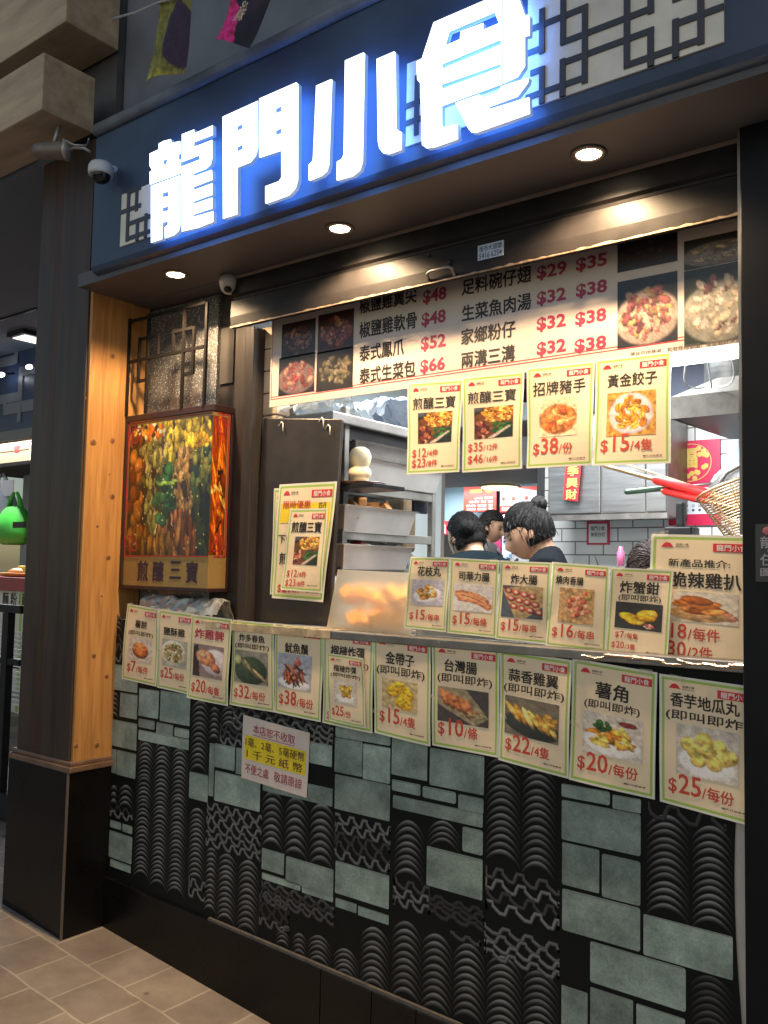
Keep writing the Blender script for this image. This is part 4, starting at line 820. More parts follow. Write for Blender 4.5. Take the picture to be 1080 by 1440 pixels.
spec = [((397, 457, 443, 497), ((.3, .24, .24), [(.55, .33, .28), (.7, .5, .42), (.4, .24, .22)], 40, None)), ((448, 444, 497, 489), ((.35, .2, .2), [(.72, .35, .28), (.55, .2, .18), (.8, .55, .4)], 45, None)),
        ((393, 504, 442, 550), ((.15, .13, .14), [(.72, .38, .36), (.6, .22, .22), (.8, .6, .5)], 26, (.6, .5, .5))), ((446, 496, 496, 544), ((.2, .18, .16), [(.5, .46, .34), (.35, .36, .24), (.6, .55, .45)], 34, None)),
        ((868.5, 397, 953, 478), ((.2, .22, .25), [(.75, .42, .42), (.55, .3, .33), (.85, .7, .6), (.7, .65, .4)], 44, (.86, .8, .74))), ((962, 382, 1062, 474), ((.18, .24, .2), [(.88, .84, .74), (.8, .76, .66), (.92, .88, .8), (.5, .32, .33)], 26, (.7, .72, .66))),
        ((868.5, 340, 953, 367), ((.2, .18, .19), [(.34, .26, .26)], 8, (.3, .25, .25))), ((962, 340, 1062, 362), ((.25, .22, .18), [(.75, .66, .5), (.55, .48, .34)], 16, (.6, .56, .5)))]
for k, ((x0, y0, x1, y1), s) in enumerate(spec):
    a, b = onY(x0, y0, YB), onY(x1, y1, YB); mb = MB(); put_pic(mb, dish(40 + k, *s), fnb, a.x, a.z, b.x, b.z, .0008); mb.build('dish_photo', M_photo, ban, colors=True)

# ---- food lightbox
lb = thing('food_lightbox', 'boxed food picture of fried stuffed vegetables with red fret corners and gold title band', 'lightbox', (-2.68, .05, 1.46))
lx0, lx1, lz0, lz1, ly0, ly1 = -2.936, onY(300, 570, 0).x, 1.463, 2.138, .0, .099
M_gold = mat('gold_board', (.34, .22, .075), .28, .25, var=.12, scale=3)
M_fretred = mat('fret_red', (.42, .025, .03), .4)
mb = MB(); mb.box(lx0 + .004, lx1 - .004, ly0 + .004, ly1, lz0 + .006, lz1 - .006); mb.build('box_body', M_gold, lb)
mb = MB(); mb.box(lx0, lx1 + .004, ly0 - .002, ly1, lz1 - .024, lz1); mb.box(lx0, lx1 + .004, ly0 - .002, ly1, lz0, lz0 + .014); mb.box(lx0, lx0 + .016, ly0 - .0015, ly0 + .01, lz0 + .0142, lz1 - .0242); mb.box(lx1 - .006, lx1 + .0045, ly1 - .012, ly1, lz0 + .0142, lz1 - .0242)
mb.build('black_edging', mat('edging_brown_black', (.03, .012, .012), .4), lb, bevel=.002)
W, H = 120, 150
def lightpic():
    p = Pic(W, H, (.13, .10, .07), 77); r = p.r
    def zone(n, cx, cy, rx, ry, sx, sy, a0, a1, cols, e=.6, h=.25): p.blobs(n, cx, cy, rx, ry, sx, sy, a0, a1, cols, e, h)
    g = [(.60, .55, .20), (.66, .62, .28), (.46, .45, .19)]
    zone(120, .3, .45, .25, .5, .03, .055, -.4, .4, [(.38, .37, .22), (.5, .48, .31), (.15, .16, .18), (.24, .26, .22), (.1, .1, .14)])
    zone(190, .62, .14, .42, .2, .028, .055, -.35, .35, g + [(.7, .63, .27), (.3, .28, .14)])
    zone(130, .36, .45, .14, .38, .026, .055, -.3, .3, [(.47, .47, .29), (.58, .55, .37), (.35, .37, .22), (.18, .18, .2)])
    zone(130, .69, .50, .12, .26, .028, .06, -.25, .25, [(.52, .44, .31), (.58, .48, .35), (.42, .33, .26), (.2, .13, .14)])
    zone(80, .9, .4, .12, .22, .03, .055, -.2, .2, [(.16, .27, .27), (.3, .37, .27), (.45, .47, .27), (.1, .16, .2)])
    zone(110, .92, .76, .13, .26, .03, .065, -.2, .2, [(.04, .05, .10), (.06, .08, .14), (.1, .14, .14), (.16, .2, .12)], .4, .3)
    zone(120, .62, .88, .24, .15, .022, .10, -.15, .15, [(.33, .17, .13), (.26, .12, .09), (.42, .26, .18), (.54, .38, .27), (.16, .08, .08)])
    for k in range(46): p.ell(.48 + r.normal(0, .06), .50 + r.normal(0, .085), .045, .05, r.uniform(0, 3), [(.09, .25, .20), (.12, .32, .24), (.17, .36, .24), (.05, .16, .14)][k % 4], .6, .3)
    for k in range(7): p.ell(.38 + .035 * k, .46 + r.uniform(-.02, .02), .035, .012, r.uniform(-.3, .5), (.42, .58, .28), .3, .2)
    for k in range(34): p.ell(.09 + r.uniform(-.06, .09), .10 + r.uniform(0, .85), .05, .07, r.uniform(-.5, .5), [(.52, .32, .11), (.44, .23, .07), (.58, .38, .15), (.3, .14, .06)][k % 4], .6, .25)
    for k in range(20): p.ell(.06 + .026 * k, .92 + r.uniform(-.08, .04), .024, .085, r.uniform(-.15, .15), [(.52, .37, .12), (.44, .3, .1), (.3, .18, .08)][k % 3], .6, .2)
    zone(40, .25, .07, .2, .06, .028, .022, 0, 3, [(.74, .36, .10), (.84, .58, .18), (.82, .80, .74), (.10, .10, .14)])
    zone(30, .85, .17, .14, .05, .025, .018, 0, 3, [(.82, .64, .12), (.7, .55, .14)])
    for k in range(70): p.ell(r.uniform(.1, .95), r.uniform(.05, .95), r.uniform(.004, .010), .005, r.uniform(0, 3), (.82, .80, .70), .1, .1)
    p.a = np.clip(p.a * np.array((1.14, 1.08, .86)), 0, 1); return p.grain(.09)
pz0, pz1 = 1.592, 2.098
fl = lambda u, v, d=0.: Vector((u, ly0 + .004 - d, v))
mb = MB(); put_pic(mb, lightpic(), fl, lx0 + .03, pz1, lx1 - .0045, pz0, .001); mb.build('front_picture', M_photo, lb, colors=True)
fs = lambda u, v, d=0.: Vector((lx1 - .004 + d, u, v))
p = Pic(22, 110, (.5, .2, .06), 78)
for k in range(20): p.ell(.45 + p.r.uniform(-.3, .4), .08 + .042 * k + p.r.uniform(-.02, .02), .38, .035, .5 + p.r.uniform(-.5, .8), [(.72, .3, .07), (.8, .42, .1), (.62, .22, .06)][k % 3], .6, .25)
for k in range(14): p.ell(p.r.uniform(.1, .9), p.r.uniform(.36, .85), .25, .018, p.r.uniform(-.8, .8), [(.95, .6, .1), (.12, .08, .1), (.9, .72, .35)][k % 3], .4, .2)
mb = MB(); put_pic(mb, p.grain(.05), fs, ly0 + .0045, pz1, ly1 - .026, pz0 + .004, .001); mb.build('side_picture', M_photo, lb, colors=True)
mb = MB()
for u, t in ((.21, '煎'), (.39, '釀'), (.585, '三'), (.765, '寶')):
    xa_ = lx0 + (lx1 - lx0) * u; put_text(mb, t, fl, xa_, 1.57, xa_ + .062, 1.57 - (.075 if t != '三' else .062) , .0012, 0, .022)
mb.build('title', mat('brush_ink', (.03, .012, .03), .5), lb)
mb = MB()
def fret(fnx, u0, v0, su, sv, d):
    for pth in ([(0, 0), (0, .3)], [(0, 0), (.3, 0)], [(.1, .1), (.1, .36), (.26, .36), (.26, .2)], [(.1, .1), (.36, .1), (.36, .26), (.2, .26)], [(.18, .0), (.18, .18)], [(.0, .18), (.18, .18)]):
        for (a, b), (c, e) in zip(pth, pth[1:]):
            q = .012; x0, x1 = min(a, c) - q, max(a, c) + q; y0, y1 = min(b, e) - q, max(b, e) + q
            P = [fnx(u0 + su * x, v0 + sv * y, d) for x, y in ((x0, y0), (x0, y1), (x1, y1), (x1, y0))]
            mb.add(P, [(0, 1, 2, 3)])
k_ = .21
fret(fl, lx0 + .022, pz1 + .008, k_, -k_, .0014); fret(fl, lx0 + .022, pz0 - .002, k_, k_, .0015)
fret(fs, ly1 - .02, pz1 + .01, -k_ * .8, -k_, .0014); fret(fs, ly1 - .02, pz0 - .002, -k_ * .8, k_, .0015)
mb.box(lx0 + .02, lx1 - .005, ly0 + .0015, ly0 + .0028, pz1 + .008, pz1 + .0115); mb.box(lx0 + .02, lx1 - .005, ly0 + .0015, ly0 + .0028, pz0 - .004, pz0 - .0008); mb.box(lx0 + .019, lx0 + .0225, ly0 + .0012, ly0 + .0028, pz0, pz1 + .008); mb.box(lx1 - .0055, lx1 - .002, ly1 - .02, ly1 - .0155, pz0, pz1 + .01)
mb.build('red_fret', M_fretred, lb)
# crumpled plastic on the ledge below
def crumple(name, label, cat, cx0, cx1, y0, y1, z0, z1, m, seed, nu=26, nv=12, amp=.012):
    r = np.random.RandomState(seed); h = r.uniform(-1, 1, (nv + 1, nu + 1)); g = MB()
    def fn(u, v):
        i, j = int(round(u * nu)), int(round(v * nv)); return Vector((cx0 + (cx1 - cx0) * u + h[j, i] * .004, y0 + (y1 - y0) * v + h[(j + 3) % (nv + 1), i] * amp, z1 + (z0 - z1) * (1 - math.sin(math.pi * min(1, v + .12))) + h[j, (i + 5) % (nu + 1)] * amp))
    g.grid(fn, nu, nv); o = g.build(name, m); md = o.modifiers.new('s', 'SUBSURF'); md.levels = 1; md.render_levels = 1
    md = o.modifiers.new('t', 'SOLIDIFY'); md.thickness = .0006; return tag(o, label, cat)
M_film = mat('plastic_film', (.62, .66, .66), .18, alpha=.55, coat=.5, bump=.3, bscale=60, scale=9)
crumple('plastic_sheet', 'crumpled clear plastic sheet on the ledge below the food lightbox', 'plastic sheet', -2.82, -2.36, .0, .1, 1.347, 1.44, mat('silver_film', (.5, .52, .5), .25, .5, alpha=.75, bump=.4, bscale=40, scale=9), 5)
# ---- small cameras
cm = thing('dome_camera', 'small grey dome camera hanging under the soffit beside the granite panel', 'camera', tuple(onY(322, 390, .0)))
p = onY(322, 403, .0)
mb = MB(); mb.lathe([(.034, .03), (.036, .012), (.034, 0), (.028, -.016), (.016, -.027), (.002, -.031)][::-1], (p.x, p.y, p.z + .002), 22); mb.build('housing', mat('camera_grey', (.4, .38, .37), .4), cm, smooth=True)
mb = MB(); mb.ell((p.x + .012, p.y - .016, p.z - .016), (.015, .015, .012), 14, 8); mb.build('lens', M_black, cm, smooth=True)
mb = MB(); mb.tube([(p.x, p.y, p.z + .03), (p.x, p.y, zs + .001)], .026, 14); mb.build('mount', mat('camera_grey', (.4, .38, .37), .4), cm)

# ================================================================== KITCHEN
M_wallw = mat('kitchen_white', (.62, .66, .68), .5, var=.06)
def tiles():
    m = bpy.data.materials.new('white_brick_tile'); m.use_nodes = True; n = m.node_tree.nodes; L = m.node_tree.links; b = n['Principled BSDF']
    tc = n.new('ShaderNodeTexCoord'); mp = n.new('ShaderNodeMapping'); mp.inputs['Rotation'].default_value = (math.radians(90), 0, 0); L.new(tc.outputs['Object'], mp.inputs[0])
    br = n.new('ShaderNodeTexBrick'); br.offset = .5
    for k, v in (('Scale', 1), ('Mortar Size', .0035), ('Mortar Smooth', .2), ('Brick Width', .15), ('Row Height', .066), ('Bias', 0)): br.inputs[k].default_value = v
    br.inputs['Color1'].default_value = (.78, .79, .77, 1); br.inputs['Color2'].default_value = (.70, .72, .70, 1); br.inputs['Mortar'].default_value = (.2, .2, .19, 1)
    L.new(mp.outputs[0], br.inputs['Vector']); L.new(br.outputs['Color'], b.inputs['Base Color']); b.inputs['Roughness'].default_value = .25
    bp = n.new('ShaderNodeBump'); bp.invert = True; bp.inputs['Strength'].default_value = .4; bp.inputs['Distance'].default_value = .003; L.new(br.outputs['Fac'], bp.inputs['Height']); L.new(bp.outputs[0], b.inputs['Normal'])
    return m
YT = 2.0
xt0 = onY(766, 725, YT).x
mb = MB(); mb.box(xt0, .3, YT, YT + .1, .2, 2.62); tag(mb.build('tiled_wall', tiles()), 'white brick tiled kitchen wall behind the stainless cabinets', 'wall')
mb = MB(); mb.box(.2, .3, .36, YT - .001, .2, 2.62); tag(mb.build('kitchen_side_wall', M_wallw), 'pale side wall closing the kitchen beside the hatch', 'wall')
mb = MB(); mb.box(-3.3, .3, .18, 2.2, 2.63, 2.7); mb.box(-5.6, .3, 2.2, 5.3, 2.40, 2.5); tag(mb.build('kitchen_ceiling', M_wallw), 'pale kitchen ceiling carrying the lamps', 'ceiling')
a, b = onY(600, 700, 5.2), onY(800, 700, 5.2)
mb = MB(); mb.box(-5.6, -1.5, 5.2, 5.3, .2, 2.4); tag(mb.build('hall_wall', mat('hall_wall_blue', (.34, .50, .58), .5, var=.06, scale=1.5)), 'pale blue far wall seen past the kitchen', 'wall')
mb = MB(); mb.box(-2.899, -2.87, .36, 2.12, .2, 2.62); tag(mb.build('kitchen_inner_wall', mat('inner_wall_blue', (.50, .62, .68), .5, var=.06)), 'pale blue inner kitchen wall seen between the rack shelves', 'wall')
# dark mullion and soffit box
mb = MB(); mb.box(onY(757, 700, YT - .05).x, xt0, YT - .06, YT + .1, .2, 2.62); tag(mb.build('kitchen_post', mat('post_charcoal', (.04, .045, .055), .4)), 'dark post between the hall opening and the steel cabinets', 'post')
sz = onY(690, 683, 3.1).z
mb = MB(); mb.box(-4.4, onY(766, 690, 2.2).x, 2.2, 3.1, sz, sz + .16); tag(mb.build('hall_bulkhead', mat('bulkhead_grey', (.16, .17, .18), .5)), 'grey bulkhead over the opening to the hall', 'bulkhead')
# lamps
def tube_lamp(name, label, p0, p1, power, r=.014, col=(.95, .97, 1.0), estr=6., down=True):
    p0, p1 = Vector(p0), Vector(p1); c = (p0 + p1) / 2; t = thing(name, label, 'lamp', c)
    mb = MB(); mb.tube([p0, p1], r, 12); mb.build('glowing_tube', mat(name + '_glow', (.9, .95, 1), .4, emit=col, estr=estr), t, smooth=True)
    d = (p1 - p0).normalized(); mb = MB(); mb.tube([p0 - d * .012 + Vector((0, 0, r * 1.4)), p1 + d * .012 + Vector((0, 0, r * 1.4))], r * 1.1, 4); mb.tube([p0 - d * .014, p0], r * 1.1, 12); mb.tube([p1, p1 + d * .014], r * 1.1, 12); mb.build('batten', M_white, t)
    l = bpy.data.lights.new(name + '_light', 'AREA'); l.shape = 'RECTANGLE'; l.size = (p1 - p0).length; l.size_y = r * 3; l.energy = power; l.color = col
    lo = bpy.data.objects.new(name + '_light', l); COL.objects.link(lo); lo.parent = t; lo.location = (0, 0, -r - .004)
    lo.rotation_euler = (0, 0, math.atan2(d.y, d.x))
a = onY(925, 510, .15); b = onY(1056, 492, .15); zt = (a.z + b.z) / 2
tube_lamp('tube_lamp', 'bright white tube lamp under the right end of the menu banner', (a.x - .05, .15, zt), (b.x, .15, zt), 6, .016, estr=7)
tube_lamp('ceiling_tube', 'white ceiling tube in the kitchen over the steel cabinets', (-2.0, 1.2, 2.6), (-1.15, 1.2, 2.6), 24)
tube_lamp('ceiling_tube', 'white ceiling tube in the kitchen behind the tray rack', (-2.1, .75, 2.6), (-1.2, .6, 2.6), 20)
a = onZ(651, 678, 2.385); tube_lamp('hall_lamp', 'white strip lamp on the hall ceiling above the red menu screens', (a.x - .45, a.y, 2.385), (a.x + .45, a.y, 2.385), 14, .03)
tube_lamp('hall_lamp', 'white strip lamp on the hall ceiling behind the grey bulkhead', (-4.6, 3.7, 2.385), (-3.4, 3.7, 2.385), 15, .02)
p = onZ(703, 684, sz - .004)
dl = thing('bulkhead_light', 'round yellowish lamp under the grey bulkhead', 'lamp', p); mb = MB(); mb.lathe([(.12, 0), (.13, -.012), (.10, -.022), (.002, -.026)], p, 20); mb.build('diffuser', mat('lamp_yellow', (1, .85, .5), .4, emit=(1, .82, .45), estr=1.6), dl, smooth=True); mb = MB(); mb.lathe([(.14, .003), (.145, 0), (.131, -.006)], p, 20); mb.build('ring', M_steel2, dl)
# lit menu screens in the hall
def screen(label, x0, y0, x1, y1, Y, kind):
    a, b = onY(x0, y0, Y), onY(x1, y1, Y); t = thing('menu_screen', label, 'menu screen', ((a.x + b.x) / 2, Y, b.z), 'lit menu screens in the hall')
    fn = lambda u, v, d=0.: Vector((a.x + (b.x - a.x) * u, Y - d, a.z + (b.z - a.z) * v))
    mb = MB(); mb.box(a.x, b.x, Y + .002, Y + .07, b.z, a.z); mb.build('casing', M_black, t)
    red = mat('screen_red', (.3, .02, .01), .4, emit=(1, .06, .02), estr=.5); wht = mat('screen_white', (.2, .2, .2), .4, emit=(1, .96, .95), estr=.6); yel = mat('screen_yellow', (.3, .2, .02), .4, emit=(1, .62, .04), estr=.55)
    mb = MB(); mb.grid(lambda u, v: fn(.01 + .98 * u, .01 + .98 * v), 1, 1); mb.build('panel', red if kind == 0 else wht, t)
    mb = MB()
    if kind == 0:
        for v in (.12, .2): mb.grid(lambda u, w: fn(.2 + .36 * u, v + .05 * w, .002), 1, 1)
        c = fn(.78, .14, .003); mb.ell(c, (abs(b.x - a.x) * .13, .002, abs(b.z - a.z) * .14), 16, 8); mb.build('yellow_lettering', yel, t)
        mb = MB()
        for k, (u0, v) in enumerate(((.34, .42), (.18, .56), (.1, .71), (.1, .85))):
            put_text(mb, ('小食 套餐', '香茶 麵 飯', '熱飲 凍飲 湯', '加配 優惠 餐')[k], fn, u0, v, .9, v + .09, .003, 0, .03)
        mb.build('white_lettering', wht, t)
    else:
        mb.grid(lambda u, v: fn(.01 + .98 * u, .74 + .25 * v, .002), 1, 1); mb.add([fn(.35, .0, .002), fn(1, .18, .002), fn(1, .0, .002)], [(0, 1, 2)]); mb.build('red_band', red, t)
        mb = MB()
        for u in (.1, .38, .72): mb.ell(fn(u, .45, .003), (abs(b.x - a.x) * .05, .002, abs(b.z - a.z) * .09), 10, 6)
        mb.build('dish_print', red, t)
        mb = MB(); put_text(mb, '招牌小食', fn, .06, .80, .5, .94, .003, 0, .03); mb.build('white_lettering', wht, t)
screen('red lit menu screen with a yellow disc in the hall', 652, 685, 698, 719, 5.0, 0)
screen('white lit menu screen with a red lower band beside the red one', 703, 686, 755, 719, 5.0, 1)
mb = MB(); mb.box(onY(689, 720, 5.1).x, onY(706, 720, 5.1).x, 5.08, 5.16, .3, onY(700, 683, 5.1).z + .02); tag(mb.build('magenta_pillar', mat('pillar_magenta', (.32, .03, .10), .4)), 'magenta clad pillar between and below the lit menu screens', 'pillar')
a, b = onY(706, 724, 4.9), onY(745, 800, 4.9); mb = MB(); mb.box(a.x, b.x, 4.9, 5.15, .3, a.z); fo = mb.build('drinks_fridge', mat('fridge_white', (.7, .74, .76), .3), bevel=.01); tag(fo, 'white drinks fridge with coloured labels below the white menu screen', 'fridge')
mb = MB(); fn = lambda u, v, d=0.: Vector((a.x + (b.x - a.x) * u, 4.899 - d, a.z + (b.z - a.z) * v))
rr = random.Random(9)
for k in range(26):
    u, v = rr.uniform(.05, .85), rr.uniform(.05, .9); mb.grid(lambda i, j: fn(u + .1 * i, v + .05 * j, .001 + k * .0002), 1, 1, k % 3)
mb.build('fridge_labels', [mat('pillar_magenta', (.3, .02, .09)), mat('label_blue', (.15, .35, .6), .4), mat('label_dark', (.05, .05, .06), .4)], fo)
a, b = onY(600, 752, 3.6), onY(640, 800, 3.6); mb = MB(); mb.box(a.x - .4, b.x, 3.6, 3.66, .2, a.z); tag(mb.build('partition', mat('partition_grey', (.42, .42, .42), .5, var=.12, scale=3)), 'grey partition panel behind the black haired worker', 'partition')
a = onY(608, 733, 3.9); mb = MB(); mb.box(a.x, a.x + .17, 3.9, 3.93, a.z - .13, a.z); so_ = mb.build('red_board', mat('board_red', (.6, .05, .06), .4)); tag(so_, 'low red lettered board above the grey partition', 'sign')
mb = MB(); put_text(mb, '歡迎光臨', lambda u, v, d: Vector((a.x + .17 * u, 3.899 - d, a.z - .13 * v)), .1, .2, .8, .8, .001, 0, .02); mb.build('board_lettering', M_whitei, so_)

# steel cabinets, hung couplet, tile notice
cz1 = onY(850, 727, 1.72).z; cz0 = 2.3
cb = thing('wall_cabinet', 'stainless steel wall cabinet with sliding doors above the white tiles', 'cabinet', (-1.6, 1.85, cz1))
x0, x1, xm = onY(768, 690, 1.72).x, onY(937, 690, 1.72).x, onY(844, 690, 1.72).x
xs_ = [x0 + .01, xm, onY(907, 690, 1.72).x, x1]
mb = MB(); mb.box(x0, x1, 1.74, YT - .001, cz1, cz0); mb.build('carcass', M_steel2, cb, bevel=.004)
for i in range(3):
    mb = MB(); mb.box(xs_[i] + .004, xs_[i + 1] - .004, 1.726 + (i % 2) * .006, 1.7395, cz1 + .02, cz0 - .02); mb.build('door', M_steel, cb, bevel=.003)
mb = MB(); mb.box(x0 - .005, x1 + .005, 1.715, 1.739, cz1 - .012, cz1 + .012); mb.build('lower_rail', M_steel2, cb)
a, b = onY(806, 655, 1.70), onY(808, 705, 1.70)
cp = MB(); cp.add([(a.x - .035, 1.705, 2.14), (a.x + .045, 1.705, 2.14), (b.x + .018, 1.695, b.z), (b.x - .06, 1.70, b.z + .01)], [(0, 3, 2, 1)]); cp.add([(a.x - .035, 1.7065, 2.14), (a.x + .045, 1.7065, 2.14), (b.x + .018, 1.6965, b.z), (b.x - .06, 1.7015, b.z + .01)], [(0, 1, 2, 3)])
co = cp.build('red_couplet', mat('couplet_red', (.62, .03, .04), .4)); tag(co, 'red paper couplet with gold characters hanging on a cabinet door', 'paper couplet')
mb = MB()
for k, ch in enumerate('四季興財'):
    z1 = b.z + .19 - k * .055 + .03; xo = (z1 - b.z) * .06; put_text(mb, ch, lambda u, v, d: Vector((u, 1.6935 - d + (v - b.z) * .03, v)), b.x - .045 + xo, z1, b.x + .01 + xo, z1 - .045, .001, 0, .02)
mb.build('gold_characters', mat('gold_print', (.7, .5, .12), .35), co)
a, b = onY(825, 733, YT - .006), onY(857, 766, YT - .006)
mb = MB(); mb.box(a.x, b.x, YT - .006, YT - .001, b.z, a.z); tn = mb.build('tile_notice', mat('notice_crimson', (.5, .04, .09), .4)); tag(tn, 'red bordered white notice on the tiled wall', 'notice')
fn = lambda u, v, d=0.: Vector((a.x + (b.x - a.x) * u, YT - .006 - d, a.z + (b.z - a.z) * v))
mb = MB(); mb.grid(lambda u, v: fn(.1 + .8 * u, .12 + .8 * v, .001), 1, 1); mb.build('white_sheet', mat('sheet_white', (.75, .75, .74), .5), tn)
mb = MB(); put_text(mb, '龍門小食', fn, .2, .22, .8, .4, .002, 0, .01); put_text(mb, '無煎白切', fn, .2, .48, .8, .66, .002, 0, .01); mb.build('notice_lettering', M_ink, tn)
# range hood
M_hood = mat('hood_steel', (.13, .125, .11), .5, .4, var=.35, scale=9, bump=.06)
hd = thing('range_hood', 'grey steel range hood with sloped top and dark underside in the right of the kitchen', 'range hood', (-.6, 1.55, 2.15))
zl_, zt_ = 2.15, 2.235
h0, h1 = onY(943, 580, 1.2).x, .19
mb = MB(); mb.add([(h0, 1.2, zl_), (h1, 1.2, zl_), (h1, 1.2, zt_), (h0, 1.2, zt_), (h0, 1.95, zl_ + .02), (h1, 1.95, zl_ + .02), (h1, 1.95, zt_), (h0, 1.95, zt_)], [(0, 1, 2, 3), (1, 5, 6, 2), (5, 4, 7, 6), (4, 0, 3, 7), (3, 2, 6, 7)]); mb.build('lip', M_hood, hd)
q0 = onY(1008, 537, 1.3).x
mb = MB(); mb.add([(h0, 1.205, zt_), (h1, 1.205, zt_), (h1, 1.3, 2.31), (q0, 1.3, 2.31), (h0, 1.95, zt_), (h1, 1.95, zt_), (h1, 1.9, 2.31), (q0, 1.9, 2.31)], [(0, 1, 2, 3), (3, 2, 6, 7), (0, 3, 7, 4), (1, 5, 6, 2), (5, 4, 7, 6)]); mb.build('sloped_top', M_hood, hd)
mb = MB(); mb.add([(h0 + .004, 1.204, zl_ + .004), (h1, 1.204, zl_ + .004), (h1, 1.945, zl_ + .02), (h0 + .004, 1.945, zl_ + .02)], [(0, 3, 2, 1)]); mb.build('underside', mat('underside_black', (.012, .011, .01), .5), hd)  # underside sheet is near black, unlike the grey steel above it
mb = MB(); a = onY(1030, 525, 1.6); mb.lathe([(.11, -.31), (.11, .0)], (a.x, 1.6, 2.62), 18); mb.build('duct', M_steel, hd, smooth=True)
mb = MB(); a = onY(945, 520, 1.94); mb.box(xt0 + .02, .19, 1.955, 1.999, 2.36, 2.625); tag(mb.build('service_beam', mat('beam_navy', (.04, .055, .10), .5)), 'dark blue beam running high along the tiled wall', 'beam')
for k, (x_, x2) in enumerate(((975, 990), (990, 1000), (1020, 1003))):
    a, b = onY(x_, 508, .9), onY(x2, 545, 1.2); mb = MB(); mb.tube([a.lerp(b, t) + Vector(((-.05, .01, .05)[k] * math.sin(3.14 * t), 0, .10 * (1 - t) ** 3 - .03 * math.sin(3.14 * t))) for t in [i / 14 for i in range(15)]], .0032, 6); tag(mb.build('cable', mat('cable_white', (.6, .6, .6), .4), smooth=True), ('white cable looping down to the left of the hood top', 'white cable hanging straight to the hood top', 'white cable curving onto the hood top from the right')[k], 'cable', 'cables over the range hood')
# calendar
a, b = onY(940, 622, YT - .012), onY(1013, 738, YT - .012)
mb = MB(); mb.box(a.x, b.x, YT - .010, YT - .002, b.z, a.z); cl = mb.build('wall_calendar', mat('calendar_red', (.62, .015, .08), .35)); tag(cl, 'red wall calendar with gold blessing roundel on the tiled wall', 'calendar')
fn = lambda u, v, d=0.: Vector((a.x + (b.x - a.x) * u, YT - .010 - d, a.z + (b.z - a.z) * v))
M_goldp = mat('gold_print', (.7, .5, .12), .35)
mb = MB(); n_ = 40; cx_, cy_, ru, rv = .44, .26, .40, .225
vs = [fn(cx_ + ru * s * math.cos(t), cy_ + rv * s * math.sin(t), .001) for s in (1, .96) for t in [6.2832 * i / n_ for i in range(n_)]]
mb.add(vs, [(i, (i + 1) % n_, n_ + (i + 1) % n_, n_ + i) for i in range(n_)])
put_text(mb, '福', fn, .22, .09, .56, .32, .0014, 0, .04)
rr = random.Random(4)
for k in range(26):
    t, s = rr.uniform(0, 6.28), rr.uniform(.55, .88); c = fn(cx_ + ru * s * math.cos(t), cy_ + rv * s * math.sin(t), .0012)
    if not (.2 < cx_ + ru * s * math.cos(t) < .58 and .07 < cy_ + rv * s * math.sin(t) < .34): mb.ell(c, (.012, .0006, .012), 10, 5)
mb.build('gold_roundel', M_goldp, cl)
mb = MB(); mb.grid(lambda u, v: fn(.03 + .95 * u, .56 + .31 * v, .001), 1, 1); mb.build('date_sheet', mat('date_white', (.72, .76, .8), .5), cl)
mb = MB()
for r_ in range(5):
    for c_ in range(7): put_text(mb, str(1 + r_ * 7 + c_) if 1 + r_ * 7 + c_ < 32 else '·', fn, .08 + c_ * .125, .60 + r_ * .052, .14 + c_ * .125, .63 + r_ * .052, .002, 0, .01)
mb.build('date_numerals', mat('ink_navy', (.04, .05, .1), .5), cl)
a, b = onY(1022, 628, YT - .004), onY(1056, 662, YT - .004)
mb = MB(); mb.box(a.x, b.x + .05, YT - .004, YT - .001, b.z, a.z); ps = mb.build('wall_poster', mat('poster_pale_blue', (.5, .62, .68), .4)); tag(ps, 'pale blue printed poster beside the red calendar', 'poster')
mb = MB(); put_text(mb, 'HERE', lambda u, v, d: Vector((a.x + (b.x - a.x) * u, YT - .0042 - d, a.z + (b.z - a.z) * v)), .15, .72, .9, .95, .001, 0, .02); mb.build('poster_lettering', mat('ink_navy', (.04, .05, .1), .5), ps)

# work counter with bowls and greens
wz = 1.30
mb = MB(); mb.box(xt0 + .1, .19, 1.35, YT - .002, .2, wz); tag(mb.build('work_counter', M_steel2, bevel=.005), 'steel work counter along the tiled wall', 'work counter')
p = onY(848, 793, 1.5)
mb = MB(); mb.lathe([(.10, 0), (.145, .10), (.15, .104), (.146, .107), (.139, .10), (.096, .006), (.001, .004)], (p.x, 1.55, wz + .165), 28); tag(mb.build('mixing_bowl', M_steel, smooth=True), 'steel mixing bowl standing in a blue basin', 'bowl')
mb = MB(); mb.lathe([(.16, 0), (.20, .16), (.208, .165), (.2, .168), (.15, .012), (.001, .01)], (p.x, 1.55, wz), 28); tag(mb.build('basin', mat('basin_blue', (.12, .35, .62), .4), smooth=True), 'blue plastic basin under the steel bowl', 'basin')
g = MB(); rr = random.Random(6); pg = onY(820, 788, 1.5)
for k in range(300):
    c = Vector((pg.x + rr.uniform(-.13, .11), 1.5 + rr.uniform(-.1, .1), wz + .02 + abs(rr.gauss(.10, .07)))); d = Vector((rr.gauss(0, 1), rr.gauss(0, .7), rr.gauss(.3, .5))).normalized() * rr.uniform(.03, .085); s = d.cross(Vector((rr.gauss(0, 1), rr.gauss(0, 1), 1))).normalized() * .005
    g.add([c - d, c + s - d * .2, c + d, c - s - d * .1], [(0, 1, 2, 3)])
tag(g.build('spring_onions', mat('leaf_green', (.06, .15, .06), .5, island=.5)), 'heap of chopped spring onion greens beside the bowl', 'greens')
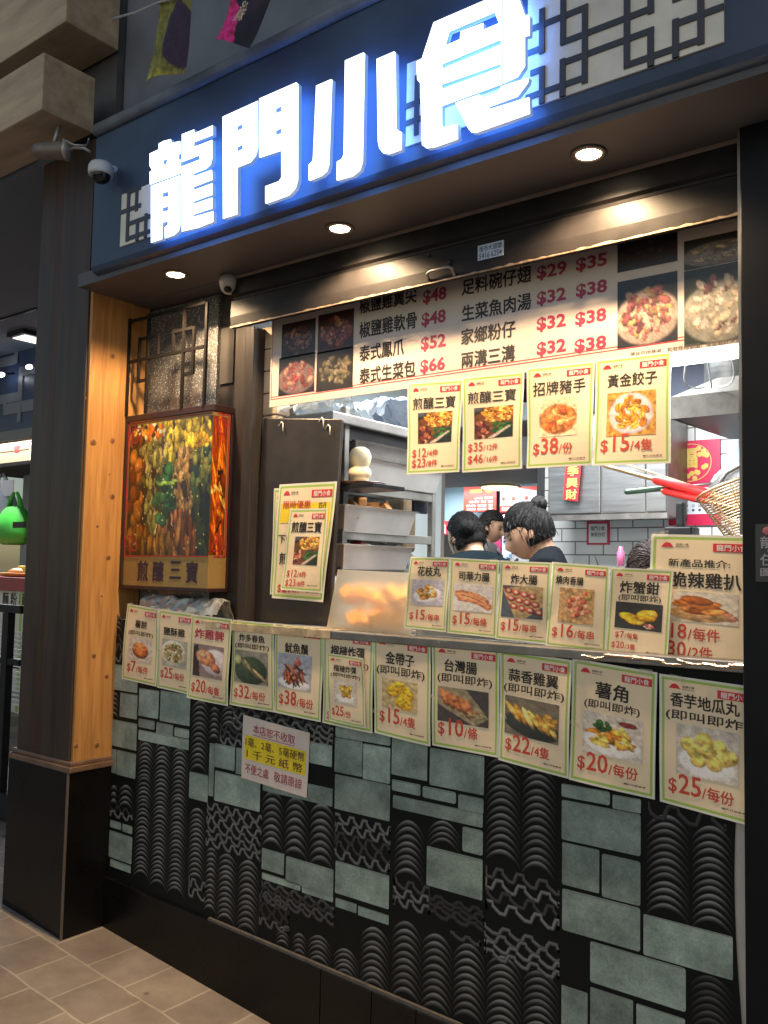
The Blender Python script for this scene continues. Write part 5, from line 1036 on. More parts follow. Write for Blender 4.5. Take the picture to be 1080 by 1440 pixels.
p = onY(873, 780, 1.6); mb = MB(); mb.lathe([(.016, 0), (.017, .06), (.01, .07), (.01, .085), (.001, .086)], (p.x, 1.6, p.z - .05), 14); tag(mb.build('pink_bottle', mat('bottle_pink', (.7, .15, .3), .35), smooth=True), 'small pink bottle to the right of the blue basin', 'bottle')

# ---- tray rack, its long side running into the kitchen
XK, YK0, YK1 = -2.0, .235, .775
rk = thing('tray_rack', 'grey metal tray rack with shelves holding food pans behind the hatch', 'rack', (-2.15, .5, .2))
M_rack = mat('rack_grey', (.27, .27, .25), .4, .6, var=.25, scale=8)
XK0 = -2.24
for x_, y_ in ((XK, YK0), (XK, YK1), (XK0, YK0), (XK0, YK1)):
    mb = MB(); mb.box(x_ - .012, x_ + .012, y_ - .012, y_ + .012, .2, 2.12); mb.build('upright', M_rack, rk, bevel=.002)
shelf = [onX(540, py, XK).z for py in (604, 692, 756, 806)]
for z_ in shelf[1:]:
    for x_ in (XK, XK0):
        mb = MB(); mb.box(x_ - .01, x_ + .01, YK0 + .0125, YK1 - .0125, z_ - .016, z_ + .016); mb.build('shelf_bar', M_rack, rk, bevel=.002)
    mb = MB(); mb.box(XK0 + .011, XK - .011, YK0 - .01, YK1 + .01, z_ + .004, z_ + .010); mb.build('shelf', M_rack, rk)
z_ = shelf[0]
mb = MB(); mb.box(XK0 - .05, XK + .03, YK0 - .1, YK1 + .1, z_ - .018, z_ + .018); mb.build('upper_shelf', M_steel2, rk, bevel=.004)
mb = MB(); mb.box(XK0 - .03, XK + .01, YK0 - .08, YK1 + .08, z_ - .07, z_ - .019); mb.build('shelf_underside', M_black, rk)
M_pan = mat('pan_steel', (.55, .54, .52), .38, .55, var=.15, scale=6)
def pan(label, x0, x1, y0, y1, z0, h, m=M_pan, grp='food pans on the rack'):
    t = MB(); i = .02
    o_ = [(x0 - 0, y0), (x1, y0), (x1, y1), (x0, y1)]; bt = [(x0 + i, y0 + i), (x1 - i, y0 + i), (x1 - i, y1 - i), (x0 + i, y1 - i)]
    q = .006
    L_ = [[(a, b, z0) for a, b in bt], [(a, b, z0 + h) for a, b in o_], [(a + (.012 if k in (1, 2) else -.012), b + (.012 if k > 1 else -.012), z0 + h + .002) for k, (a, b) in enumerate(o_)], [(a + (q if k in (0, 3) else -q), b + (q if k < 2 else -q), z0 + h + .003) for k, (a, b) in enumerate(o_)], [(a + (q if k in (0, 3) else -q), b + (q if k < 2 else -q), z0 + .004) for k, (a, b) in enumerate(bt)]]
    vs = [v for l in L_ for v in l]; fs = [(3, 2, 1, 0)] + [(l * 4 + k, l * 4 + (k + 1) % 4, l * 4 + 4 + (k + 1) % 4, l * 4 + 4 + k) for l in range(4) for k in range(4)] + [(16, 17, 18, 19)]
    t.add(vs, fs); o = t.build('food_pan', m, bevel=.003); return tag(o, label, 'food pan', grp)
zp2 = shelf[2] + .011
pan('steel pan of fried tofu pieces on the middle rack shelf', XK0 + .02, XK + .035, YK0 - .03, YK1 - .15, zp2, .09)
pan('steel pan of dark peppers on the lowest visible rack shelf', XK0 + .02, XK + .035, YK0 - .03, YK1 - .17, shelf[3] + .011, .085)
pan('wide bright steel pan on the top rack shelf behind the cream jar', XK0 + .02, XK + .035, YK0 + .06, YK1 + .02, shelf[1] + .017, .085)
pan('worn steel tray stacked on the bright pan', XK0 + .02, XK + .02, YK0 + .04, YK1 + .06, shelf[1] + .112, .055, M_steel2)
def chunks(name, label, cat, n, x0, x1, y0, y1, z0, z1, sz_, m, seed):
    r = random.Random(seed); g = MB()
    for k in range(n):
        R_ = Matrix.Rotation(r.uniform(0, 6.28), 3, Vector((r.uniform(-1, 1), r.uniform(-1, 1), r.uniform(-1, 1))).normalized()); c = Vector((r.uniform(x0, x1), r.uniform(y0, y1), r.uniform(z0, z1))); s = sz_ * r.uniform(.7, 1.2)
        vs = [c + R_ @ Vector((a * s, b * s * .7, d * s * .55)) for a in (-1, 1) for b in (-1, 1) for d in (-1, 1)]
        g.add(vs, [(0, 1, 3, 2), (4, 6, 7, 5), (0, 4, 5, 1), (2, 3, 7, 6), (0, 2, 6, 4), (1, 5, 7, 3)])
    o = g.build(name, m, bevel=.004); tag(o, label, cat, kind='stuff'); return o
chunks('fried_tofu', 'heap of fried tofu pieces filling the middle pan', 'fried tofu', 46, XK0 + .05, XK, YK0 + .01, YK1 - .2, zp2 + .05, zp2 + .10, .03, mat('tofu_brown', (.45, .2, .055), .55, island=.35, bump=.2, bscale=60), 2)
chunks('red_peppers', 'dark red stuffed peppers piled in the lowest pan', 'peppers', 26, XK0 + .05, XK, YK0 + .01, YK0 + .16, shelf[3] + .05, shelf[3] + .10, .024, mat('pepper_dark_red', (.16, .02, .02), .35, island=.4), 3)
# cream two-ball jar on a dark round board
pj = onY(507, 679, .24)
mb = MB(); mb.lathe([(.085, -.010), (.088, -.002), (.085, 0), (.001, .0005)], (pj.x - .0, .24, pj.z), 26); tag(mb.build('round_board', mat('board_wood_dark', (.07, .035, .02), .4), smooth=False), 'dark round board under the cream jar', 'board')
mb = MB(); mb.box(pj.x - .1, pj.x + .12, .16, .335, pj.z - .026, pj.z - .011); tag(mb.build('jar_shelf', M_black, bevel=.002), 'thin black shelf bracketed in front of the rack under the round board', 'shelf')
cj = [(.030, 0), (.032, .012), (.031, .016), (.038, .02), (.040, .03), (.037, .043), (.028, .052), (.0285, .054), (.035, .066), (.0385, .082), (.037, .098), (.029, .113), (.016, .121), (.001, .1235)]
mb = MB(); mb.lathe(cj, (pj.x, .235, pj.z + .001), 28); tag(mb.build('cream_jar', mat('cream_plastic', (.78, .66, .42), .35), smooth=True), 'cream plastic jar shaped like two stacked balls on the round board', 'jar')
crumple('plastic_bag', 'tied translucent white plastic bag lying on the upper shelf of the rack', 'plastic bag', XK0 - .12, XK + .0, YK0 - .08, YK0 + .14, z_ + .02, z_ + .085, M_film, 8, 26, 14, .02)
crumple('glass_packets', 'stack of clear plastic packets on the top shelf behind the banner', 'plastic packets', XK0, XK + .02, YK0 + .18, YK1 + .05, z_ + .02, z_ + .14, mat('packet_film', (.45, .52, .62), .12, alpha=.75, coat=.5, bump=.3, bscale=30, scale=5), 9, 20, 12, .03)
crumple('net_bag', 'clear plastic bag of cups hanging under the middle rack shelf', 'plastic bag', XK0 + .04, XK - .02, YK1 - .28, YK1 + .02, shelf[2] - .16, shelf[2] - .02, M_film, 10, 20, 14, .02)
mb = MB(); a = onX(592, 722, XK - .03); mb.box(XK - .05, XK - .03, a.y - .04, a.y + .05, a.z, a.z + .1); tag(mb.build('hanging_tray', mat('tray_navy', (.02, .025, .04), .4), bevel=.006), 'dark tray hanging on the far end of the rack', 'tray')
a, b = onY(527, 745, .95), onY(558, 690, .95); mb = MB(); mb.box(a.x, b.x + .04, .95, 1.05, a.z - .1, b.z); tag(mb.build('storage_jar', mat('jar_brown', (.12, .085, .05), .35, var=.5, scale=6, stretch=(1, 1, 9)), bevel=.02), 'tall brown banded storage jar behind the fried tofu', 'jar')
# frosted warming screen
a, b, c = onY(476, 801, .055), onY(577, 806, .055), onY(460, 884, .055)
m = bpy.data.materials.new('frosted_acrylic'); m.use_nodes = True; nn_ = m.node_tree.nodes; b_ = nn_['Principled BSDF']
b_.inputs['Base Color'].default_value = (.95, .85, .68, 1); b_.inputs['Roughness'].default_value = .62; b_.inputs['Transmission Weight'].default_value = .78; b_.inputs['IOR'].default_value = 1.15
mb = MB(); mb.prism([(c.x, 1.363), (b.x + .01, 1.363), (b.x + .01, b.z), (a.x, a.z)], .052, .057); tag(mb.build('frosted_screen', m), 'frosted acrylic screen glowing warm in front of the fried food', 'screen')
chunks('fried_balls', 'golden fried food heaped behind the frosted screen', 'fried food', 60, c.x + .03, b.x - .03, .10, .24, 1.38, 1.48, .028, mat('fried_gold', (.85, .40, .04), .5, island=.3), 4)
mb = MB(); mb.box(c.x + .01, b.x, .075, .32, 1.3635, 1.372); tag(mb.build('warming_tray', M_steel), 'steel tray holding the golden fried food', 'tray')
mb = MB(); mb.box(b.x + .015, XR - .12, YU + .022, YU + .028, 1.363, 1.55); tag(mb.build('acrylic_guard', mat('guard_grey', (.4, .4, .38), .3)), 'grey acrylic guard on the countertop that carries the upper row of cards', 'counter guard')

# ---- wire basket, tongs
bk = thing('wire_basket', 'copper coloured wire strainer basket with long handles at the right of the hatch', 'strainer basket', onY(1035, 755, .55))
Yb = .55
A_, B_ = onY(980, 706, Yb), onY(1075, 668, Yb); Cb = onY(1040, 758, Yb)
M_wire = mat('copper_wire', (.52, .33, .17), .35, .7)
cx_, cz_ = (A_.x + B_.x) / 2, (A_.z + B_.z) / 2; rx_ = abs(B_.x - A_.x) / 2; til = math.atan2(B_.z - A_.z, B_.x - A_.x)
ax_ = Vector((math.cos(til), 0, math.sin(til))); dn_ = Vector((math.sin(til), 0, -math.cos(til)))
ctr = Vector((cx_, Yb, cz_))
def rim(t, s=1., dep=0.): return ctr + ax_ * (rx_ * s * math.cos(t)) + Vector((0, .10 * s * math.sin(t), 0)) + dn_ * dep
for k in range(21):
    dep = .008 * k; s = 1 - .0235 * k
    mb = MB(); mb.tube([rim(6.2832 * i / 24, s, dep) for i in range(25)], .0042 if k == 0 else .002, 5, close=False); mb.build('wire_ring', M_wire, bk, smooth=True)
for k in range(10):
    t = 6.2832 * k / 10; mb = MB(); mb.tube([rim(t, 1, 0), rim(t, .56, .16)], .0016, 5); mb.build('rib', M_wire, bk)
def stick(name, label, p0, p1, r, m, Y0_, Y1_, grip=None):
    a, b = onY(*p0, Y0_), onY(*p1, Y1_); t = thing(name, label, 'utensil', a); mb = MB(); mb.tube([a, b], r, 8); mb.build('shaft', m, t, smooth=True)
    if grip:
        g0, g1, gr, gm, nm = grip; mb = MB(); mb.tube([a.lerp(b, g0), a.lerp(b, g0 + .02), a.lerp(b, g1 - .02), a.lerp(b, g1)], [gr * .7, gr, gr, gr * .8], 10); mb.build(nm, gm, t, smooth=True)
stick('strainer_handle', 'bamboo strainer handle wrapped in red tape', (850, 655), (1060, 712), .007, M_wire, .62, .56, (.36, .74, .015, mat('red_tape', (.7, .025, .025), .35), 'red_wrap'))
stick('strainer_handle', 'second wrapped strainer handle lying under the red one', (930, 690), (1060, 720), .006, M_wire, .60, .55, (.02, .5, .011, mat('red_tape', (.7, .025, .025), .35), 'red_wrap'))
stick('ladle', 'dark green handled ladle pointing left of the red handles', (879, 692), (1000, 680), .004, M_steel, .64, .6, (.0, .6, .009, mat('handle_green', (.04, .09, .06), .35), 'green_grip'))
stick('chopstick', 'long bamboo cooking chopstick slanting above the red handles', (872, 650), (1050, 708), .0035, mat('bamboo', (.55, .38, .18), .5), .66, .58)
mb = MB(); a = onY(1055, 655, .75); mb.tube([onY(1003, 702, .75), onY(1008, 685, .75), onY(1022, 665, .75), onY(1040, 655, .75), onY(1058, 652, .75)], .006, 8); mb.tube([onY(1003, 702, .75), onY(1020, 712, .75), onY(1056, 716, .75)], .004, 8); tag(mb.build('pan_rim', M_steel2, smooth=True), 'curved steel rim of a wok lid behind the wire basket', 'wok lid')
mb = MB(); mb.ell(onY(1045, 690, .78), (.11, .02, .09), 20, 10); tag(mb.build('lid_disc', M_steel, smooth=True), 'pale steel lid disc behind the wire basket', 'lid')
a = onY(925, 700, 1.2); mb = MB(); mb.box(a.x - .05, a.x + .06, 1.4, 1.5, wz, a.z - .10); mb.box(a.x - .01, a.x + .02, 1.42, 1.46, a.z - .10, a.z + .0); tag(mb.build('black_appliance', M_black, bevel=.006), 'black kitchen appliance below the red calendar', 'appliance')

# ================================================================== EAVES, FLAGS, LAMPS ON THE LEFT
M_beam = mat('beam_timber', (.46, .36, .24), .55, var=.3, scale=2.5, stretch=(1, 6, 6), bump=.08)
mb = MB(); mb.box(-9, -2.94, -.415, -.196, 3.212, 3.43); tag(mb.build('eaves_beam', M_beam, bevel=.004), 'lower timber beam end projecting at the top left above the column', 'beam')
mb = MB(); mb.box(-9, -2.94, -.335, -.10, 3.59, 3.95); tag(mb.build('eaves_beam', M_beam, bevel=.004), 'upper timber beam end projecting above the lower beam at the top left', 'beam')
mb = MB(); mb.box(-9, -3.3, -.19, .36, 3.43, 3.59); mb.box(-9, -2.96, -.09, .0, 3.3, 4.4); tag(mb.build('eaves_board', mat('eaves_grey', (.09, .09, .095), .6, var=.2)), 'dark grey eaves boarding between the two timber beams', 'eaves')
mb = MB(); mb.box(-16, -3.345, -.19, 9, 3.2, 3.26); 
canopy = mb.build('street_canopy', mat('canopy_grey', (.13, .17, .22), .6, var=.15, scale=1.5)); tag(canopy, 'grey street canopy ceiling running along the alley on the left', 'canopy')
mb = MB(); mb.box(-16, -3.4, .93, .95, 3.19, 3.1995); mb.build('canopy_joint', M_black, canopy)
def flag(label, pts, y, pic):
    TL, TR, BR, BL = [onY(px, py, y) for px, py in pts]
    fn = lambda u, v, d=0.: (lambda p: Vector((p.x, p.y + .012 * math.sin(5 * u + 3 * v) - d, p.z)))(TL * (1 - u) * (1 - v) + TR * u * (1 - v) + BR * u * v + BL * (1 - u) * v)
    mb = MB(); put_pic(mb, pic, fn, 0, 0, 1, 1, 0); k = len(mb.v); c = lin(pic.a[:, ::-1].reshape(-1, 3)); mb.grid(lambda a, b: fn(1 - a, b, -.001), pic.W - 1, pic.H - 1, 0, [tuple(x) for x in c])
    return tag(mb.build('pennant', mat('flag_cloth', (1, 1, 1), .7, attr='Col'), smooth=True, colors=True), label, 'flag', 'pennants on the street line'), fn
p = Pic(24, 40, (.52, .50, .22), 5)
for k in range(30):
    t = k / 29; p.ell(.78 - .05 * t + p.r.uniform(-.05, .05), .25 + .55 * t, .33 + .10 * math.sin(3 * t), .09, .4, (.20, .13, .26), .1, .05)
p.ell(.62, .08, .2, .07, .2, (.35, .15, .2), .1, 0); p.poly([(.0, .86), (.7, .97), (.6, 1.1), (0, 1.1)], (.62, .60, .22))
flag('yellow and purple pennant hanging at the top left above the sign', [(226, -14), (276, -14), (256, 100), (205, 114)], -.40, p.grain(.08))
p = Pic(30, 40, (.10, .12, .2), 6); p.poly([(0, 0), (.36, 0), (.5, .55), (1.0, 1.02), (0, 1.02)], (.97, .18, .56)); p.ell(.7, .25, .22, .22, 0, (.2, .15, .24), .2, 0)
fo, ffn = flag('pink and dark pennant with pale characters hanging above the sign', [(326, -14), (392, -14), (346, 65), (303, 55)], -.40, p.grain(.06))
mb = MB(); put_text(mb, '雞味', ffn, .32, .35, .62, .62, .001, 0, .02); put_text(mb, 'So', ffn, .28, .18, .52, .34, .001, 0, .02); mb.build('pennant_lettering', mat('print_orange_white', (.75, .55, .45), .6), fo)
a, b, c = onY(160, 26, -.4), onY(222, 4, -.4), onY(420, -70, -.4)
mb = MB(); mb.tube([a, a.lerp(b, .5) + Vector((0, 0, -.006)), b, b.lerp(c, .5) + Vector((0, 0, -.02)), c], .004, 6); tag(mb.build('flag_line', mat('rope_grey', (.4, .4, .4), .7), smooth=True), 'pale rope stretched from the upper beam to carry the pennants', 'rope')
# floodlight under the beam, dome camera on the fascia corner
fl_ = thing('floodlight', 'old box floodlight on a bracket under the lower timber beam', 'floodlight', onY(85, 200, -.32))
a, b = onY(50, 212, -.36), onY(93, 212, -.30)
mb = MB(); mb.tube([a, a.lerp(b, .12), b.lerp(a, .1), b], [.026, .031, .034, .036], 14); mb.build('housing', mat('housing_brown_grey', (.2, .17, .14), .45, .3, var=.3, scale=20), fl_, smooth=True)
mb = MB(); d = (b - a).normalized(); mb.tube([b + d * .0005, b + d * .012], .038, 16); mb.build('bezel', mat('bezel_pale', (.45, .43, .4), .3, .4), fl_, smooth=True)
mb = MB(); q = onY(84, 192, -.32); mb.tube([b + d * .006, b + d * .03 + Vector((0, 0, .012)), onY(118, 208, -.28), onY(128, 214, -.26)], .006, 8); mb.tube([onY(88, 196, -.32), onY(105, 204, -.30), onY(122, 205, -.28), onY(125, 195, -.27)], .004, 8); mb.tube([a.lerp(b, .6) + Vector((0, 0, .03)), a.lerp(b, .6) + Vector((0, .02, .12))], .007, 8); mb.build('bracket', mat('bracket_pale', (.42, .42, .42), .4, .4), fl_, smooth=True)
dc = thing('security_camera', 'white capped dome security camera at the left end of the fascia', 'camera', onY(142, 240, -.33)); p = onY(142, 238, -.33)
mb = MB(); mb.lathe([(.042, -.022), (.044, -.012), (.043, .008), (.036, .02), (.001, .024)], p, 24); mb.build('cap', mat('cap_white', (.55, .6, .64), .4), dc, smooth=True)
mb = MB(); mb.ell(p + Vector((0, 0, -.0225)), (.034, .034, .030), 20, 12); mb.build('dome', mat('dome_black', (.01, .01, .012), .08), dc, smooth=True)
mb = MB(); mb.tube([p + Vector((0, 0, .012)), p + Vector((.0, .05, .02)), p + Vector((.0, .09, .02))], .012, 10); mb.build('arm', mat('cap_white', (.55, .6, .64), .4), dc, smooth=True)

# ================================================================== SHOP ACROSS THE ALLEY (far left)
YN = 1.5
gN = gz(-6.4)
mb = MB(); mb.box(-11, -5.0, 4.2, 4.3, gN - .4, 3.2); mb.box(-5.0, -4.9, 1.8, 4.3, gN - .4, 3.2); tag(mb.build('stall_back_wall', mat('stall_wall_grey', (.30, .32, .33), .5, var=.25, scale=2)), 'grey back wall of the stall across the alley', 'wall')
ns = thing('stall_fascia', 'blue fascia with grey fret pattern over the stall across the alley', 'shop sign', (-7, YN, 2.55)); 
mb = MB(); mb.box(-11, -5.2, YN, YN + .08, 2.57, 3.2); mb.build('fascia_board', mat('stall_navy', (.05, .08, .17), .35, var=.2, scale=3), ns)
mb = MB()
for q in [(0, 560, 30, 560), (30, 558, 30, 520), (30, 520, 55, 520), (8, 560, 8, 572), (8, 572, 55, 572), (28, 572, 28, 590), (0, 508, 24, 508), (24, 508, 24, 490)]:
    p0, p1 = onY(q[0], q[1], YN), onY(q[2], q[3], YN); w_ = .02
    mb.box(min(p0.x, p1.x) - w_, max(p0.x, p1.x) + w_, YN - .006 - .001 * q[0] / 30 - .002 * (q[0] == q[2]), YN + .002, min(p0.z, p1.z) - w_, max(p0.z, p1.z) + w_)
mb.build('fret_pattern', mat('fret_blue_grey', (.22, .25, .32), .4), ns)
mb = MB(); mb.box(-11, -5.2, YN - .05, YN + .05, 2.50, 2.57); mb.build('lower_rail', mat('rail_grey', (.2, .21, .23), .4), ns)
def spotlamp(px, py, label, pw):
    p = onY(px, py, YN - .10); t = thing('stall_lamp', label, 'lamp', p, 'small lamps on the stall fascia')
    mb = MB(); mb.ell(p, (.035, .02, .018), 14, 8); mb.build('bulb', mat('bulb_white', (1, 1, 1), .4, emit=(.9, .95, 1), estr=8), t, smooth=True); mb = MB(); mb.tube([p + Vector((0, .02, .01)), p + Vector((0, .1, .03))], .008, 6); mb.build('stem', M_black, t)
spotlamp(2, 527, 'bright small lamp at the far left on the blue stall fascia', 1); spotlamp(41, 516, 'small lamp on the blue stall fascia nearest the dark column', 1)
a, b = onY(18, 485, 1.2), onY(46, 482, 1.2); ml = thing('square_lamp', 'square framed ceiling lamp under the street canopy beside the column', 'lamp', (a.x, 1.2, 3.19)); mb = MB(); mb.box(a.x, a.x + .22, 1.15, 1.4, 3.165, 3.1995); mb.build('frame', mat('frame_dark', (.05, .05, .055), .4), ml); mb = MB(); mb.box(a.x + .03, a.x + .19, 1.18, 1.37, 3.16, 3.1649); mb.build('diffuser', mat('lamp_pale', (.8, .8, .8), .4, emit=(1, .95, .9), estr=.9), ml)
tube_lamp('stall_fill_tube', 'added white tube lamp hidden from view to brighten the stall across the alley', (-8.2, 1.85, 2.80), (-6.3, 1.85, 2.80), 48, .02)  # tube added out of view behind the fascia to brighten the stall front
# shelf with cartons, bags
Ys = 2.1
zsft = onY(20, 658, Ys).z
ss = thing('stall_shelf', 'dark wire shelf of the stall holding a cardboard carton', 'shelf', (-8, Ys, zsft)); mb = MB(); mb.box(-10, -6.2, Ys - .25, Ys + .25, zsft - .03, zsft); mb.build('board', M_frame, ss)
for x_ in (-9.8, -6.3): mb = MB(); mb.box(x_, x_ + .04, Ys + .1, Ys + .14, gN - .4, zsft - .031); mb.build('post', M_frame, ss)
a, b = onY(-14, 616, Ys - .2), onY(40, 657, Ys - .2)
ct_ = thing('carton', 'brown cardboard carton with a red mark on the stall shelf', 'carton', ((a.x + b.x) / 2, Ys, zsft)); mb = MB(); mb.box(a.x, b.x, Ys - .2, Ys + .15, zsft + .001, a.z); mb.build('box', mat('cardboard', (.42, .28, .15), .7, var=.12), ct_, bevel=.004)
mb = MB(); c = onY(24, 631, Ys - .2); mb.ell(c + Vector((0, -.001, 0)), (.06, .0015, .035), 18, 6); mb.build('red_mark', mat('mark_red', (.5, .04, .03), .5), ct_)
mb = MB(); zc_ = (zsft + a.z) / 2; mb.box(a.x, b.x, Ys - .202, Ys - .2002, zc_ - .016, zc_ + .002); mb.build('tape', mat('tape_tan', (.35, .24, .13), .35), ct_)
def bag(name, label, px0, px1, py0, py1, Y, m, handle=True):
    a, b = onY(px0, py0, Y), onY(px1, py1, Y); cx = (a.x + b.x) / 2; wd = abs(b.x - a.x) / 2; h = a.z - b.z; t = thing(name, label, 'bag', (cx, Y, b.z)); r = random.Random(px0); mb = MB()
    prof = [(.55, 0), (.92, .06), (1., .25), (.86, .5), (.6, .66), (.42, .72)]; n = 18; vs = []; fs = []
    for rr_, hh in prof:
        for k in range(n): an = 6.2832 * k / n; q = 1 + r.uniform(-.08, .08); vs.append((cx + wd * rr_ * math.cos(an) * q, Y + wd * .55 * rr_ * math.sin(an) * q, b.z + h * hh))
    for i in range(len(prof) - 1):
        for k in range(n): fs.append((i * n + k, i * n + (k + 1) % n, (i + 1) * n + (k + 1) % n, (i + 1) * n + k))
    fs.append(tuple(range(n))[::-1]); mb.add(vs, fs); mb.build('sack', m, t, smooth=True)
    for s_ in (-1, 1):
        mb = MB(); mb.tube([(cx + s_ * wd * .4, Y, b.z + h * .7), (cx + s_ * wd * .33, Y, b.z + h * .86), (cx + s_ * wd * .12, Y, b.z + h)], [wd * .13, wd * .09, wd * .06], 8); mb.build('handle', m, t, smooth=True)
    return t, cx, b.z, h
t_, cx, bz, h_ = bag('green_bag', 'bright green carrier bag hanging in the stall across the alley', 3, 38, 694, 766, 1.9, mat('bag_green', (.06, .48, .05), .45, bump=.3, bscale=12, scale=4))
mb = MB(); a, b = onY(18, 734, 1.72), onY(33, 742, 1.72); mb.box(a.x, b.x, 1.72, 1.74, b.z, a.z); mb.build('bag_patch', M_ink, t_)
bag('white_bag', 'pale translucent carrier bag hanging behind the green bag', -16, 19, 668, 742, 2.0, mat('bag_white', (.62, .68, .72), .4, bump=.3, bscale=12, scale=4))
a, b = onY(1, 676, 1.95), onY(18, 697, 1.95); mb = MB(); mb.box(a.x, b.x, 1.95, 1.955, b.z, a.z); tag(mb.build('paper_slip', mat('slip_white', (.75, .76, .76), .5)), 'white paper slip hanging above the pale carrier bag', 'paper')
# table with red top
zt_ = onY(20, 812, 1.5).z
tb = thing('stall_table', 'red topped stall table with white front across the alley', 'table', (-7, 1.7, gN)); mb = MB(); mb.box(-8.4, -5.9, 1.45, 2.05, zt_ - .1, zt_); mb.build('red_top', mat('table_red', (.30, .05, .05), .45, var=.15), tb, bevel=.004)
mb = MB(); mb.box(-8.38, -5.92, 1.5, 2.0, gN - .3, zt_ - .101); mb.build('white_front', mat('front_white', (.6, .58, .52), .5), tb)
mb = MB(); fn = lambda u, v, d=0.: Vector((u, 1.4995 - d, v))
a = onY(4, 838, 1.5); put_text(mb, '麵 粉 麺', fn, a.x, a.z + .03, a.x + .32, a.z - .07, .001, 0, .02); mb.build('front_lettering', M_ink, tb)
mb = MB()
for px in (30, 36, 42): a = onY(px, 850, 1.5); mb.box(a.x - .012, a.x + .012, 1.496, 1.4995, gN, zt_ - .11)
mb.build('green_stripes', M_green, tb)
a = onY(8, 806, 1.5); mb = MB(); mb.lathe([(.001, 0), (.13, .004), (.16, .03), (.155, .034), (.12, .012), (.001, .01)], (a.x, 1.62, zt_), 24); mb.ell((a.x, 1.62, zt_ + .035), (.10, .09, .04), 14, 8); tag(mb.build('food_plate', mat('plate_orange', (.7, .28, .06), .4), smooth=True), 'orange plate of food on the red stall table', 'plate')
a = onY(22, 796, 1.55); mb = MB(); mb.box(a.x - .06, a.x + .06, 1.6, 1.7, zt_ + .001, zt_ + .09); tag(mb.build('yellow_tub', mat('tub_yellow', (.75, .6, .08), .4), bevel=.01), 'small yellow tub standing on the red stall table', 'tub')
# railing
rg = thing('railing', 'black metal railing across the alley to the left of the column', 'railing', (-4.3, .3, gz(-4.3)))
Yr = .3; zr_ = onY(15, 856, Yr).z; xe = onY(34, 850, Yr).x
mb = MB(); mb.box(-7.5, xe, Yr - .02, Yr + .02, zr_ - .02, zr_ + .02); mb.build('top_rail', M_black, rg, bevel=.003)
mb = MB(); z2 = onY(15, 930, Yr).z; mb.box(-7.5, xe - .0, Yr - .015, Yr + .015, z2 - .016, z2 + .016); mb.build('middle_rail', M_black, rg, bevel=.003)
x_ = onY(11, 900, Yr).x
for k in range(5): mb = MB(); mb.box(x_ - .028 - k * .8, x_ + .028 - k * .8, Yr - .02, Yr + .02, gz(x_ - k * .8) - .1, zr_ - .021); mb.build('post', M_black, rg, bevel=.003)
mb = MB(); z3 = gz(-4) + .12; mb.box(-7.5, xe + .3, Yr - .03, Yr + .03, z3 - .1, z3 + .03); mb.build('bottom_rail', M_black, rg)
# crates behind the railing
for k, (py, lab) in enumerate(((985, 'white wire basket crate behind the railing, lower of two'), (935, 'white wire basket crate behind the railing, upper of two'))):
    a = onY(-5, py, 1.1); b = onY(30, py - 45, 1.1); t = thing('wire_crate', lab, 'crate', (a.x, 1.2, a.z), 'wire crates behind the railing')
    for j in range(9): z_ = a.z + (b.z - a.z) * j / 8; mb = MB(); mb.box(a.x - .2, b.x, 1.1, 1.106, z_ - .006, z_ + .006); mb.box(b.x - .006, b.x, 1.1065, 1.45, z_ - .006, z_ + .006); mb.build('wire', mat('wire_pale', (.6, .62, .62), .4), t)
    mb = MB(); mb.box(a.x - .2, b.x - .02, 1.13, 1.45, a.z, a.z + .02); mb.build('tray', mat('wire_pale', (.6, .62, .62), .4), t)

# ================================================================== PEOPLE
def smooth(a, b, x):
    t = np.clip((x - a) / (b - a), 0, 1); return t * t * (3 - 2 * t)
def eval_mesh(o):
    dg = bpy.context.evaluated_depsgraph_get(); dg.update(); me = bpy.data.meshes.new_from_object(o.evaluated_get(dg)); return me
def skin_mesh(joints, edges, root, sub=2):
    names = list(joints); me = bpy.data.meshes.new('t'); me.from_pydata([joints[n][0] for n in names], [(names.index(a), names.index(b)) for a, b in edges], [])
    o = bpy.data.objects.new('t', me); COL.objects.link(o); o.modifiers.new('s', 'SKIN'); 
    if not me.skin_vertices: raise RuntimeError('no skin layer')
    for i, n in enumerate(names): me.skin_vertices[0].data[i].radius = joints[n][1]; me.skin_vertices[0].data[i].use_root = n == root
    m = o.modifiers.new('u', 'SUBSURF'); m.levels = sub; m.render_levels = sub
    r = eval_mesh(o); bpy.data.objects.remove(o); v = [tuple(x.co) for x in r.vertices]; f = [tuple(p.vertices) for p in r.polygons]; bpy.data.meshes.remove(r); return v, f
def sphere_dirs(n, m):
    out = []
    for j in range(m + 1):
        th = math.pi * j / m
        for k in range(n): a = 2 * math.pi * k / n; out.append((math.sin(th) * math.cos(a), math.sin(th) * math.sin(a), math.cos(th)))
    fs = [(j * n + k, (j + 1) * n + k, (j + 1) * n + (k + 1) % n, j * n + (k + 1) % n) for j in range(m) for k in range(n)]
    return np.array(out), fs
HR = np.array((.074, .093, .112))
